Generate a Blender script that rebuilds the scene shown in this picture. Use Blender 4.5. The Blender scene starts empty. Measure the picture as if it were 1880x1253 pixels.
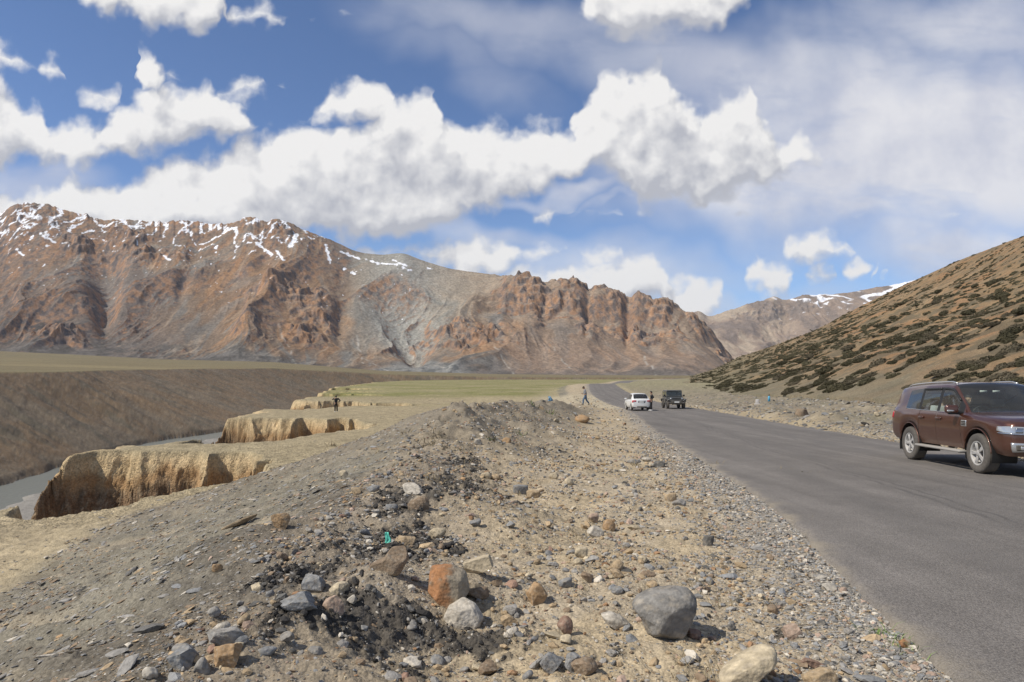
import bpy, bmesh, math, random
import numpy as np
from mathutils import Vector, Matrix, Euler

SC = bpy.context.scene
COL = SC.collection
R = math.radians
F = 1253.3            # focal length of the photograph in its own pixels (24 mm on 36 mm)
CX, HY = 940.0, 690.0  # centre column and horizon row of the photograph
rng = np.random.default_rng(11)
random.seed(11)

# ------------------------------------------------------------------ camera
cam_d = bpy.data.cameras.new('camera')
cam_d.lens = 24.0
cam_d.sensor_width = 36.0
cam_d.shift_y = (HY - 626.5) / 1880.0
cam_d.clip_start = 0.1
cam_d.clip_end = 60000
cam = bpy.data.objects.new('camera', cam_d)
cam.location = (0, 0, 0)
cam.rotation_euler = (R(90), 0, 0)
COL.objects.link(cam)
SC.camera = cam

# ------------------------------------------------------------------ light
SUN_EL, SUN_AZ = 47.0, -112.0     # azimuth from +y (view direction), negative = left
SUN_DIR = Vector((math.sin(R(SUN_AZ)) * math.cos(R(SUN_EL)), math.cos(R(SUN_AZ)) * math.cos(R(SUN_EL)), math.sin(R(SUN_EL))))
sun_d = bpy.data.lights.new('sun', 'SUN')
sun_d.energy = 4.6
sun_d.angle = R(0.5)
sun_d.color = (1.0, 0.93, 0.82)
sun = bpy.data.objects.new('sun', sun_d)
sun.rotation_euler = SUN_DIR.to_track_quat('Z', 'Y').to_euler()
COL.objects.link(sun)
SC.view_settings.view_transform = 'Standard'
SC.view_settings.look = 'None'
SC.view_settings.exposure = 0.0
SC.view_settings.gamma = 1.0
SC.cycles.max_bounces = 5
SC.cycles.diffuse_bounces = 2
SC.cycles.glossy_bounces = 3
SC.cycles.transmission_bounces = 4
SC.cycles.transparent_max_bounces = 6
SC.cycles.volume_bounces = 0
SC.cycles.use_denoising = True
SC.cycles.denoiser = 'OPENIMAGEDENOISE'
SC.cycles.denoising_input_passes = 'RGB_ALBEDO_NORMAL'
SC.cycles.denoising_prefilter = 'ACCURATE'


# ------------------------------------------------------------------ node helpers
def N(nt, typ, ins=None, **at):
    n = nt.nodes.new(typ)
    for k, v in at.items():
        setattr(n, k, v)
    for k, v in (ins or {}).items():
        s = n.inputs[k]
        if isinstance(v, bpy.types.NodeSocket):
            nt.links.new(v, s)
        else:
            s.default_value = v
    return n


def M_(nt, op, a, b=None, c=None, clamp=False):
    n = nt.nodes.new('ShaderNodeMath')
    n.operation = op
    n.use_clamp = clamp
    for i, v in enumerate((a, b, c)):
        if v is None:
            continue
        if isinstance(v, bpy.types.NodeSocket):
            nt.links.new(v, n.inputs[i])
        else:
            n.inputs[i].default_value = v
    return n.outputs[0]


def V_(nt, op, a, b=None):
    n = nt.nodes.new('ShaderNodeVectorMath')
    n.operation = op
    for i, v in enumerate((a, b)):
        if v is None:
            continue
        if isinstance(v, bpy.types.NodeSocket):
            nt.links.new(v, n.inputs[i])
        else:
            n.inputs[i].default_value = v
    return n.outputs['Value'] if op in ('LENGTH', 'DOT_PRODUCT', 'DISTANCE') else n.outputs[0]


def mapr(nt, v, a, b, c=0.0, d=1.0, smooth=False):
    n = N(nt, 'ShaderNodeMapRange', {0: v, 1: a, 2: b, 3: c, 4: d})
    n.clamp = True
    if smooth:
        n.interpolation_type = 'SMOOTHSTEP'
    return n.outputs[0]


def mixc(nt, f, a, b, blend='MIX'):
    n = nt.nodes.new('ShaderNodeMix')
    n.data_type = 'RGBA'
    n.blend_type = blend
    for i, v in ((0, f), (6, a), (7, b)):
        if isinstance(v, bpy.types.NodeSocket):
            nt.links.new(v, n.inputs[i])
        elif i == 0:
            n.inputs[0].default_value = v
        else:
            n.inputs[i].default_value = (*v, 1.0) if len(v) == 3 else v
    return n.outputs[2]


def noise(nt, vec, scale, detail=4.0, rough=0.55, dist=0.0, col=False):
    n = N(nt, 'ShaderNodeTexNoise', {'Scale': scale, 'Detail': detail, 'Roughness': rough, 'Distortion': dist})
    if vec is not None:
        nt.links.new(vec, n.inputs['Vector'])
    return n.outputs[1 if col else 0]


# ------------------------------------------------------------------ sky and clouds (world)
world = bpy.data.worlds.new('World')
SC.world = world
world.use_nodes = True
wt = world.node_tree
wt.nodes.clear()
sky = N(wt, 'ShaderNodeTexSky')
sky.sky_type = 'NISHITA'
sky.sun_disc = False
sky.sun_elevation = R(SUN_EL)
sky.sun_rotation = R(SUN_AZ)
sky.altitude = 4200
sky.air_density = 1.0
sky.dust_density = 0.6
sky.ozone_density = 1.6


def azel(px, py):
    t = (px - CX) / F
    v = (HY - py) / F
    az = math.atan(t)
    return az, math.atan(v * math.cos(az))


BANDS = [  # each: outline of one row of clouds as (column, top row, bottom row); top below bottom = open sky
    # the long middle bank
    [(-60, 368, 430), (0, 360, 430), (60, 348, 430), (110, 333, 430), (135, 316, 430), (152, 333, 430), (190, 338, 430), (240, 328, 430), (290, 308, 430), (330, 280, 430),
     (370, 274, 430), (402, 290, 430), (440, 260, 430), (490, 244, 432), (540, 242, 435), (580, 246, 440), (620, 230, 444), (660, 230, 446), (684, 222, 446), (700, 195, 446),
     (740, 180, 440), (800, 170, 420), (812, 214, 414), (855, 232, 388), (900, 226, 370), (950, 240, 358), (1000, 252, 350), (1050, 250, 335), (1062, 205, 325), (1085, 165, 312),
     (1110, 132, 312), (1140, 118, 330), (1160, 136, 358), (1176, 145, 380), (1195, 128, 384), (1216, 126, 378), (1228, 165, 378), (1255, 190, 378), (1290, 205, 388), (1322, 190, 360),
     (1350, 172, 345), (1380, 150, 335), (1400, 205, 335), (1425, 262, 330), (1470, 250, 305), (1500, 290, 295), (1520, 330, 280), (1940, 330, 280)],
    # upper left clouds
    [(-60, 150, 300), (0, 150, 304), (20, 158, 304), (45, 186, 302), (70, 184, 302), (95, 228, 306), (130, 236, 312), (165, 236, 303), (190, 246, 286), (215, 214, 282), (250, 190, 288),
     (272, 180, 294), (300, 170, 280), (340, 174, 266), (366, 176, 254), (386, 160, 254), (412, 178, 260), (432, 194, 248), (448, 215, 240), (458, 240, 228), (560, 240, 200), (572, 208, 216),
     (588, 186, 226), (602, 160, 234), (640, 156, 232), (682, 148, 220), (716, 164, 204), (728, 200, 180), (960, 420, 370), (976, 400, 396), (990, 392, 408), (1012, 386, 402), (1024, 400, 380), (1940, 420, 370)],
    # along the top of the view
    [(-60, 20, -40), (140, 20, -30), (158, -60, 18), (200, -60, 36), (226, -60, 20), (242, -60, 32), (272, -60, 50), (300, -60, 36), (340, -60, 52), (372, -60, 66), (396, -60, 44), (406, -20, 0),
     (416, 40, 36), (440, 20, 44), (468, 12, 36), (496, 16, 54), (516, 28, 54), (530, 50, 20), (1050, 20, -40), (1064, -60, 0), (1080, -60, 30), (1112, -60, 70), (1150, -60, 76), (1190, -60, 62), (1250, -60, 46),
     (1322, -60, 60), (1342, -60, 34), (1376, -60, 12), (1392, 0, -40), (1940, 20, -40)],
    # small high scraps
    [(-60, 86, 124), (8, 88, 128), (34, 98, 132), (54, 118, 130), (62, 140, 110), (70, 116, 132), (94, 114, 138), (120, 136, 140), (132, 180, 150), (150, 166, 176), (200, 168, 188), (226, 184, 168), (232, 230, 130), (244, 230, 130),
     (250, 100, 120), (258, 97, 152), (276, 104, 158), (296, 122, 150), (304, 150, 120), (395, 190, 150), (408, 166, 178), (440, 150, 176), (470, 142, 160), (486, 148, 158), (496, 180, 140), (1940, 190, 140)],
    # low bank behind the ridge and the puffs on the right
    [(-60, 500, 400), (640, 500, 420), (662, 460, 464), (700, 452, 470), (760, 446, 482), (800, 440, 495), (830, 444, 500), (870, 455, 500), (930, 458, 486), (1000, 454, 472), (1044, 452, 468), (1054, 480, 440),
     (1062, 466, 474), (1100, 462, 476), (1146, 464, 476), (1156, 500, 440), (1355, 520, 470), (1366, 500, 526), (1376, 476, 530), (1396, 471, 532), (1408, 488, 532), (1440, 494, 531), (1458, 512, 512), (1464, 530, 480),
     (1480, 506, 510), (1496, 492, 513), (1512, 487, 515), (1534, 494, 513), (1543, 520, 480), (1549, 492, 506), (1562, 483, 516), (1580, 485, 517), (1592, 500, 508), (1598, 520, 480), (1604, 498, 510), (1612, 520, 480), (1626, 498, 510), (1640, 520, 480), (1940, 520, 480)],
    # lowest bank
    [(-60, 560, 440), (910, 560, 440), (926, 500, 520), (950, 489, 560), (1000, 486, 570), (1050, 488, 575), (1090, 500, 575), (1130, 490, 565), (1170, 474, 552), (1200, 469, 546), (1216, 488, 540), (1230, 530, 600),
     (1260, 524, 605), (1290, 514, 600), (1324, 520, 556), (1336, 560, 500), (1425, 500, 440), (1436, 460, 466), (1462, 441, 472), (1500, 436, 474), (1540, 449, 474), (1562, 466, 472), (1572, 500, 440), (1940, 500, 440)],
]
VEIL = [  # soft high layer
    (1720, 270, 520, 230, 0, 1.25), (1450, 330, 420, 140, 0, 1.15), (1400, 130, 380, 120, -8, .8), (1560, 395, 300, 58, -8, .95), (1770, 470, 260, 80, 0, .95),
    (950, 60, 330, 80, -12, .52), (1230, 90, 280, 90, 0, .55), (1050, 350, 160, 24, 0, .75), (1800, 60, 320, 120, 0, .8), (40, 345, 190, 60, 0, .72),
    (1150, 375, 130, 14, 0, .6), (1120, 500, 260, 60, 0, .6), (860, 120, 200, 60, -20, .30), (900, 440, 260, 36, -8, .55), (1350, 560, 260, 40, 0, .55), (2000, 300, 300, 300, 0, .9),
]


def nt_madd(g, val, vec):
    n = g.nodes.new('ShaderNodeVectorMath')
    n.operation = 'MULTIPLY_ADD'
    g.links.new(val, n.inputs[0])
    n.inputs[1].default_value = (1e-9, 1e-9, 0)
    g.links.new(vec, n.inputs[2])
    return n.outputs[0]


def curve(g, x, pts, k):
    n = g.nodes.new('ShaderNodeFloatCurve')
    c = n.mapping.curves[0]
    P_ = [((p[0] + 60) / 2000.0, (p[k] + 60) / 700.0) for p in pts]
    while len(c.points) < len(P_):
        c.points.new(0.5, 0.5)
    for q, (a, b) in zip(c.points, P_):
        q.location = (a, min(max(b, 0), 1))
        q.handle_type = 'VECTOR'
    n.mapping.extend = 'HORIZONTAL'
    n.mapping.update()
    g.links.new(x, n.inputs['Value'])
    return n.outputs[0]


def noise2(nt, vec, scale, detail, rough, dist=0.0, col=False):
    n = N(nt, 'ShaderNodeTexNoise', {'Scale': scale, 'Detail': detail, 'Roughness': rough, 'Distortion': dist})
    n.noise_dimensions = '2D'
    nt.links.new(vec, n.inputs['Vector'])
    return n.outputs[1 if col else 0]


def veil_group():
    g = bpy.data.node_groups.new('veil_field', 'ShaderNodeTree')
    g.interface.new_socket('Vector', in_out='INPUT', socket_type='NodeSocketVector')
    g.interface.new_socket('Value', in_out='OUTPUT', socket_type='NodeSocketFloat')
    gi, go = g.nodes.new('NodeGroupInput'), g.nodes.new('NodeGroupOutput')
    acc = None
    for px, py, rx, ry, rot, w in VEIL:
        mp = N(g, 'ShaderNodeMapping', {'Vector': gi.outputs[0], 'Location': (px / 1000, py / 1000, 0), 'Rotation': (0, 0, R(-rot)), 'Scale': (rx / 1000, ry / 1000, 1)})
        mp.vector_type = 'TEXTURE'
        v = mapr(g, V_(g, 'LENGTH', mp.outputs[0]), 1.25, 0.1, 0, w, True)
        acc = v if acc is None else M_(g, 'MAXIMUM', acc, v)
    g.links.new(acc, go.inputs[0])
    return g


def cloud_field():
    """positive inside the cumulus; input is (column, row, 0) / 1000 of a level view along +y"""
    g = bpy.data.node_groups.new('cumulus_field', 'ShaderNodeTree')
    g.interface.new_socket('Vector', in_out='INPUT', socket_type='NodeSocketVector')
    g.interface.new_socket('Value', in_out='OUTPUT', socket_type='NodeSocketFloat')
    gi, go = g.nodes.new('NodeGroupInput'), g.nodes.new('NodeGroupOutput')
    p = gi.outputs[0]
    wv = V_(g, 'SCALE', V_(g, 'SUBTRACT', noise2(g, p, 24, 2, .5, col=True), (.5, .5, .5)))
    wv.node.inputs['Scale'].default_value = 0.035
    q = V_(g, 'ADD', p, wv)
    s = N(g, 'ShaderNodeSeparateXYZ', {0: q})
    cx = M_(g, 'MULTIPLY_ADD', s.outputs[0], 0.5, 0.03, clamp=True)
    row = M_(g, 'MULTIPLY_ADD', s.outputs[1], 1 / .7, 60 / 700)
    acc = None
    for b in BANDS:
        d = M_(g, 'MINIMUM', M_(g, 'SUBTRACT', row, curve(g, cx, b, 1)), M_(g, 'SUBTRACT', curve(g, cx, b, 2), row))
        acc = d if acc is None else M_(g, 'MAXIMUM', acc, d)
    d = M_(g, 'MULTIPLY', acc, 18.0)          # 1 = 39 rows deep
    d = M_(g, 'MINIMUM', M_(g, 'MAXIMUM', M_(g, 'ADD', d, 0.26), -1.0), 1.2)
    n1 = M_(g, 'SUBTRACT', noise2(g, p, 8.5, 8, .55), 0.5)
    vor = N(g, 'ShaderNodeTexVoronoi', {'Vector': q, 'Scale': 17.0, 'Detail': 1.5, 'Roughness': .5})
    vor.voronoi_dimensions = '2D'
    n2 = M_(g, 'SUBTRACT', 0.42, vor.outputs['Distance'])
    v = M_(g, 'ADD', d, M_(g, 'MULTIPLY', n1, 1.9))
    v = M_(g, 'ADD', v, M_(g, 'MULTIPLY', n2, 0.55))
    g.links.new(v, go.inputs[0])
    return g


tc = N(wt, 'ShaderNodeTexCoord')
sp = N(wt, 'ShaderNodeSeparateXYZ', {0: V_(wt, 'NORMALIZE', tc.outputs['Generated'])})
dy = M_(wt, 'MAXIMUM', sp.outputs[1], 0.12)
tx = M_(wt, 'DIVIDE', sp.outputs[0], dy)
tz = M_(wt, 'DIVIDE', sp.outputs[2], dy)
P = N(wt, 'ShaderNodeCombineXYZ', {0: M_(wt, 'MULTIPLY_ADD', tx, F / 1000, CX / 1000), 1: M_(wt, 'MULTIPLY_ADD', tz, -F / 1000, HY / 1000), 2: 0.0}).outputs[0]
cf = cloud_field()


def field(vec):
    n = N(wt, 'ShaderNodeGroup')
    n.node_tree = cf
    wt.links.new(vec, n.inputs[0])
    return n.outputs[0]


H0 = field(P)
H1 = field(V_(wt, 'ADD', P, (-0.014, -0.026, 0.0)))
relief = M_(wt, 'SUBTRACT', H0, H1)
mask = mapr(wt, H0, -0.24, 0.58, 0, 1, True)
H2 = field(V_(wt, 'ADD', P, (-0.035, -0.075, 0.0)))
big = M_(wt, 'ADD', mapr(wt, M_(wt, 'SUBTRACT', H2, H0), -1.0, 0.8, 0.0, 0.75), mapr(wt, noise2(wt, P, 6.5, 3, .6), 0.38, 0.62, -0.05, 0.18, True))
lit = M_(wt, 'SUBTRACT', mapr(wt, relief, -0.95, 0.75, 0, 1), big)
ccol = mixc(wt, mapr(wt, lit, -0.30, 0.55), (4.9, 5.0, 5.5), (9.1, 8.95, 8.8))
vb = N(wt, 'ShaderNodeGroup')
vb.node_tree = veil_group()
vw = V_(wt, 'SCALE', V_(wt, 'SUBTRACT', noise2(wt, P, 5, 3, .5, col=True), (.5, .5, .5)))
vw.node.inputs['Scale'].default_value = 0.17
wt.links.new(V_(wt, 'ADD', P, vw), vb.inputs[0])
ms = N(wt, 'ShaderNodeMapping', {'Vector': P, 'Rotation': (0, 0, R(-14)), 'Scale': (3.2, 9.0, 1)})
st = noise2(wt, ms.outputs[0], 1.3, 6, .58, .25)
veil0 = M_(wt, 'MULTIPLY', vb.outputs[0], mapr(wt, st, 0.22, 0.60, 0.66, 1.0, True), clamp=True)
veil = M_(wt, 'MULTIPLY', veil0, 0.97)
hz = mapr(wt, tz, 0.0, 0.30, 0.40, 0.0, True)
skyc = mixc(wt, 1.0, sky.outputs[0], (1.12, 1.30, 1.50), 'MULTIPLY')
c1 = mixc(wt, hz, skyc, (4.4, 6.6, 9.0))
c2 = mixc(wt, M_(wt, 'MULTIPLY', veil, 0.95), c1, mixc(wt, mapr(wt, noise2(wt, P, 4.5, 5, .6), .38, .64), (6.5, 6.6, 7.35), (8.4, 8.3, 8.5)))
c3 = mixc(wt, mask, c2, ccol)
# unseen broken cloud added overhead and behind the view to whiten the fill light
rest = M_(wt, 'MAXIMUM', mapr(wt, sp.outputs[2], 0.50, 0.75, 0, 1, True), mapr(wt, sp.outputs[1], 0.35, 0.05, 0, 1, True))
rn = mapr(wt, noise(wt, tc.outputs['Generated'], 3.2, 5, .55), 0.40, 0.60, 0.25, 1.0, True)
c3 = mixc(wt, M_(wt, 'MULTIPLY', rest, M_(wt, 'MULTIPLY', rn, 0.5)), c3, (6.0, 5.95, 5.95))
bg = N(wt, 'ShaderNodeBackground', {'Color': c3, 'Strength': 0.1})
wo = N(wt, 'ShaderNodeOutputWorld', {'Surface': bg.outputs[0]})
world.cycles.sampling_method = 'MANUAL'
world.cycles.sample_map_resolution = 512
# ------------------------------------------------------------------ numpy noise
_perm = np.random.default_rng(3).permutation(512).astype(np.int32)
_perm = np.concatenate([_perm, _perm, _perm])
_ga = np.random.default_rng(5).random(512) * 2 * np.pi
_gx, _gy = np.cos(_ga).astype(np.float32), np.sin(_ga).astype(np.float32)


def pn(x, y, seed=0):
    x = np.asarray(x, np.float64) + seed * 17.31
    y = np.asarray(y, np.float64) - seed * 9.77
    xf, yf = np.floor(x), np.floor(y)
    dx, dy = (x - xf).astype(np.float32), (y - yf).astype(np.float32)
    xi, yi = xf.astype(np.int64) & 511, yf.astype(np.int64) & 511
    u = dx * dx * dx * (dx * (dx * 6 - 15) + 10)
    v = dy * dy * dy * (dy * (dy * 6 - 15) + 10)

    def g(ix, iy, ax, ay):
        h = _perm[_perm[ix & 511] + (iy & 511)]
        return _gx[h] * ax + _gy[h] * ay
    a = g(xi, yi, dx, dy)
    b = g(xi + 1, yi, dx - 1, dy)
    c = g(xi, yi + 1, dx, dy - 1)
    d = g(xi + 1, yi + 1, dx - 1, dy - 1)
    return ((a + (b - a) * u) * (1 - v) + (c + (d - c) * u) * v) * 1.5


def fbm(x, y, octv=5, gain=.5, lac=2.03, seed=0):
    a, s, f = 1.0, 0.0, 1.0
    for i in range(octv):
        s = s + a * pn(x * f, y * f, seed + i * 3)
        a *= gain
        f *= lac
    return s


def ridged(x, y, octv=4, gain=.5, lac=2.05, seed=0):
    a, s, f, w = 1.0, 0.0, 1.0, 1.0
    for i in range(octv):
        n = 1 - np.abs(pn(x * f, y * f, seed + i * 5)) * 1.6
        n = np.clip(n, 0, 1) ** 2 * w
        w = np.clip(n * 1.6, 0, 1)
        s = s + a * n
        a *= gain
        f *= lac
    return s


def sst(a, b, x):
    t = np.clip((x - a) / (b - a), 0, 1)
    return t * t * (3 - 2 * t)


def lerp(a, b, t):
    return a + (b - a) * t


def ip(x, pts):
    p = np.array(pts, float)
    return np.interp(x, p[:, 0], p[:, 1])


def spl(x, pts):
    """smooth (Catmull-Rom/Hermite) interpolation through points"""
    p = np.array(pts, float)
    X, Y = p[:, 0], p[:, 1]
    m = np.gradient(Y, X)
    x = np.clip(np.asarray(x, float), X[0], X[-1])
    i = np.clip(np.searchsorted(X, x) - 1, 0, len(X) - 2)
    h = X[i + 1] - X[i]
    t = (x - X[i]) / h
    return (2 * t**3 - 3 * t**2 + 1) * Y[i] + (t**3 - 2 * t**2 + t) * h * m[i] + (-2 * t**3 + 3 * t**2) * Y[i + 1] + (t**3 - t**2) * h * m[i + 1]


def smax(a, b, k):
    h = np.clip(.5 + .5 * (a - b) / k, 0, 1)
    return lerp(b, a, h) + k * h * (1 - h)


def smin(a, b, k):
    return -smax(-a, -b, k)


# ------------------------------------------------------------------ layout
ROAD_L = [(-30, -.8), (0, 1.9), (3.74, 2.46), (9.3, 3.6), (15.4, 4.43), (28.8, 6.1), (55, 9.7), (70, 11.2), (85, 12.0), (122, 14.3), (160, 18), (195, 22), (260, 33), (350, 55), (600, 135), (1200, 330), (3000, 800)]
ROAD_Z = [(-30, -.85), (0, -1.59), (70, -3.31), (85, -3.52), (122, -3.4), (160, -2.9), (195, -2.42), (225, -2.7), (280, -4.2), (350, -2.9), (450, -3.1), (700, -3.2), (3000, -3.2)]
ROAD_W = 7.5
CREST_X = [(-30, -1.5), (0, -1.5), (3.3, -1.6), (4.3, -1.8), (7.8, -1.9), (12, -2.0), (16, -2.0), (22, -1.7), (28, -.9), (35, .3), (50, 3.3), (70, 6.3), (100, 9), (160, 13), (220, 19), (400, 60), (3000, 700)]
CREST_H = [(-30, .1), (0, .12), (3.3, .2), (8, .28), (12, .3), (14, .42), (16, .62), (19, .90), (23, 1.03), (28, 1.06), (35, 1.05), (42, .95), (50, .75), (60, .4), (70, .28), (100, .1), (160, -.2), (3000, -.3)]


def road_l(y):
    return spl(y, ROAD_L)


def road_z(y):
    return spl(y, ROAD_Z)


# canyon: centre line points with distance to the terrace edge (near) and to the rim (far)
CAN = np.array([  # x, y, near half width, far half width
    (-44, -40, 26, 50), (-54, 20, 36.2, 50), (-66, 60, 41.3, 50), (-77, 115, 42, 50), (-91, 196, 38, 52), (-86, 236, 28, 64), (-92, 295, 26, 72),
    (-106, 385, 29, 76), (-116, 520, 34, 74), (-84, 610, 30, 66), (-20, 672, 30, 50), (80, 705, 30, 46), (220, 735, 30, 46), (420, 790, 30, 46), (900, 930, 30, 46)], float)


def canyon(x, y):
    best = np.full(np.shape(x), 1e9)
    u = np.zeros(np.shape(x))
    wn = np.zeros(np.shape(x))
    wf = np.zeros(np.shape(x))
    for a, b in zip(CAN[:-1], CAN[1:]):
        dx, dy = b[0] - a[0], b[1] - a[1]
        L2 = dx * dx + dy * dy
        t = np.clip(((x - a[0]) * dx + (y - a[1]) * dy) / L2, 0, 1)
        px, py = x - a[0] - t * dx, y - a[1] - t * dy
        d = np.hypot(px, py)
        sgn = np.where(dx * py - dy * px < 0, 1.0, -1.0)   # + on the near (terrace) side
        k = d < best
        best = np.where(k, d, best)
        u = np.where(k, sgn * d, u)
        wn = np.where(k, lerp(a[2], b[2], t), wn)
        wf = np.where(k, lerp(a[3], b[3], t), wf)
    return u, wn, wf


GULLIES = [  # y centre, half width, head x, full-depth length, depth, tilt
    (26.9, 8.9, -8.6, 9, 9.5, .04), (50.2, 11.6, -10.2, 9, 9, .03), (90, 11.5, -17, 14, 8, .10), (89, 4.6, -12, 6, 3.4, .10), (135, 12, -25, 22, 7, .12), (196, 17, -36, 26, 7, .15), (160, 7, -30, 18, 4, .12), (262, 16, -56, 26, 6, .15), (5.5, 9, -14.5, 14, 8, .02)]
TERR = -3.8


def base_px(t):
    px = t * F + CX
    return ip(px, [(-500, 636), (0, 645), (150, 652), (300, 660), (500, 665), (700, 681), (900, 687), (1100, 689), (1300, 690), (3000, 690)])


def plain_z(x, y):
    yy = np.maximum(y, 30)
    t = np.clip(x / yy, -1.3, 1.0)
    px = t * F + CX
    rim = ip(px, [(-400, 2.0), (0, .9), (350, .5), (500, .1), (620, -.8), (760, -2.0), (1000, -3.0), (2500, -3.2)])
    zb = (HY - base_px(t)) / F * 2450
    s = np.clip((y - 190) / 2260, 0, 1.0)
    return lerp(rim, zb, s ** 1.15)


MOUNDS = [  # x, y, height, sx, sy
    (-.5, 15.5, .22, 1.2, 1.2), (1.3, 20.5, .42, 1.5, 1.6), (-1.6, 19.5, .25, .9, 1.2), (-1.1, 23.5, .10, 1.1, 1.2), (.35, 24.5, .12, 1, 1.5), (-2.6, 21.0, .12, .9, 1.2), (-3.3, 20.5, .1, .8, 1.0),
    (1.6, 30, .28, 1.6, 2), (-.2, 27, .22, .7, 1.0), (3.0, 36, .3, 1.5, 2.5), (2.6, 44, .25, 1.8, 3), (.6, 6.2, .09, .9, .7), (-.3, 8.2, .14, .7, .8), (2.0, 9.5, .06, .8, 1),
    (-.65, 4.35, -.12, .5, .5), (-.5, 11.2, -.16, .9, 1.3), (.5, 13.5, .12, 1.2, .9), (1.0, 5.0, .05, .5, .5), (-.95, 5.0, .1, .25, .3), (-1.3, 4.2, .1, .25, .25), (-.1, 5.3, .07, .5, .3),
    (6.6, 61, .30, 2.2, 6), (17, 27, .45, 1.5, 1.5), (20, 34, .5, 2.2, 2.5), (16.6, 36, .4, 1, 1.6), (22.5, 45, .6, 2.5, 3), (19.8, 52, .5, 1.6, 2), (17, 44, .35, 1, 1.5)]


def macro(x, y, fine=True):
    """height of the ground (without the pebbly micro relief) and a dictionary of surface masks"""
    x = np.asarray(x, float)
    y = np.asarray(y, float)
    xl, zr = road_l(y), road_z(y)
    xr = xl + ROAD_W
    xc = spl(y, CREST_X) + .35 * pn(y / 2.1, y * 0, 4) + .25 * pn(y / .7, y * 0, 9)
    ch = spl(y, CREST_H)
    hn = fbm(x / 1.7, y / 1.7, 4, seed=2)
    # left of the road
    f = np.clip((xl - x) / np.maximum(xl - xc, .5), 0, 3)
    zg = zr - .05 + .05 * f + .06 * hn * sst(.05, .4, f)
    w = sst(.42, 1.0, f)
    zl = zg + ch * w + (.12 * hn + .15 * np.maximum(fbm(x / .9, y / 1.1, 3, seed=22), -.1)) * w * np.clip(ch * 1.6, .35, 1.3)
    fall = np.maximum(xc - x, 0)
    slope = .36 + .04 * np.sin(y * .3)
    zs = zr + ch - slope * (np.sqrt(fall ** 2 + .25) - .5) + .05 * hn
    zl = np.where(x < xc, zs, zl)
    zt = TERR + .16 * fbm(x / 14, y / 14, 3, seed=5) + .06 * hn
    ts = zt - zs
    zl = smax(zl, zt, .5)
    # right of the road
    rr = np.maximum(x - xr, 0)
    zrr = zr - .04 + np.minimum(rr * .05, 1.7) * sst(170, 70, y) + sst(.4, 3, rr) * (.12 * hn + .30 * np.maximum(fbm(x / 3.2, y / 3.2, 3, seed=21), 0)) + .10 * sst(.2, 1.2, rr)
    z = np.where(x > xr, zrr, np.where(x < xl, zl, zr - .05))
    for mx, my, h, sx, sy in MOUNDS:
        z = z + h * np.exp(-((x - mx) / sx) ** 2 - ((y - my) / sy) ** 2) * np.where((x > xl - .3) & (x < xr + .3), 0, 1)
    # gullies that cut the terrace
    u, wn, wf = canyon(x, y)
    wx = x + .9 * fbm(x / 3.1, y / 3.1, 3, seed=31)
    dep_all = np.zeros_like(x)
    for k, (yc, hw, xh, Lf, dep, tilt) in enumerate(GULLIES):
        yy = y - yc - tilt * (x - xh) - 1.2 * pn(x / 9, y / 30, 40 + k)
        side = np.sign(yy)
        # buttresses: ribs that stand out more the lower they are
        rib = ridged(wx / 3.9 + side * 7, yy * .05 + k, 2, gain=.35, seed=50 + k) - .5
        rib2 = pn(wx / .8, yy * .3 + k, 70 + k)
        inn = np.clip((xh - x) / Lf, 0, 1.0)
        open_ = sst(0, .55, inn)
        s = hw * (.25 + .75 * open_) - np.abs(yy)
        s = s - rib * 2.7 * sst(0, 1.4, s + .6) + .08 * rib2 + .22 * fbm(x / 1.1, y / 1.1, 3, seed=60 + k)
        s = np.where(inn <= 0, -1, s)
        d = np.where(s > 0, 1.35 * s + .75 * np.maximum(s - .5, 0), 0)
        d = smin(d, dep * inn ** .8, .8)
        dep_all = np.maximum(dep_all, np.where(s > 0, d, 0))
    left = x < xc - 2.0
    dep_all = np.where(left, dep_all, 0)
    z0 = z
    z = z - dep_all
    # canyon
    un = u + 2.2 * fbm(x / 9, y / 9, 4, seed=80) + .5 * fbm(x / 1.6, y / 1.6, 3, seed=83)
    floor = -20.2 + 1.15 * sst(-4.5, .5, u + 1.8 * fbm(x / 8, y / 8, 2, seed=86)) + .12 * fbm(x / 5, y / 5, 3, seed=85)
    q = np.clip((un - 13) / np.maximum(wn - 17, 4), 0, 1)
    near = lerp(-19.05, -12.5, q ** 1.3)
    c = (un - (wn - 4)) / 4
    near = np.where(c > 0, lerp(-12.5, TERR, sst(-.1, 1, c)), near)
    near = np.where(un < 13, floor, near)
    zc = np.where(un < wn, np.minimum(z, near), z)
    pz = plain_z(x, y)
    uf = -u + 1.5 * fbm(x / 25, y / 25, 3, seed=90) + .35 * fbm(x / 4, y / 4, 3, seed=92)
    q = np.clip((uf - 15) / np.maximum(wf - 15, 4), 0, 1)
    toe = sst(12.8, 15.0, uf) * 1.5
    rill = ridged((y * .9 + x * .2) / 7, uf / 60, 3, seed=95) * .8 * np.sin(np.pi * np.clip(q, 0, 1))
    far = np.where(uf < 15, -19.5 + toe, lerp(-18.0, pz, np.clip(q * 1.0, 0, 1) ** .96) - rill)
    far = far + .10 * sst(15, 18, uf) * fbm(x / 1.6, y / 1.6, 3, seed=97)
    far = np.where(uf > wf, pz, far)
    zz = np.where(u > 0, zc, np.where(uf < 13, floor, far))
    # beyond the terrace, back on the plain
    msk = dict(xl=xl, xr=xr, xc=xc, f=f, u=u, un=un, uf=uf, wn=wn, wf=wf, dep=dep_all, ch=ch, q=q, hn=hn, zt=zt, left=left, ts=np.where(x < xc, ts, -9))
    return zz, msk


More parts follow.
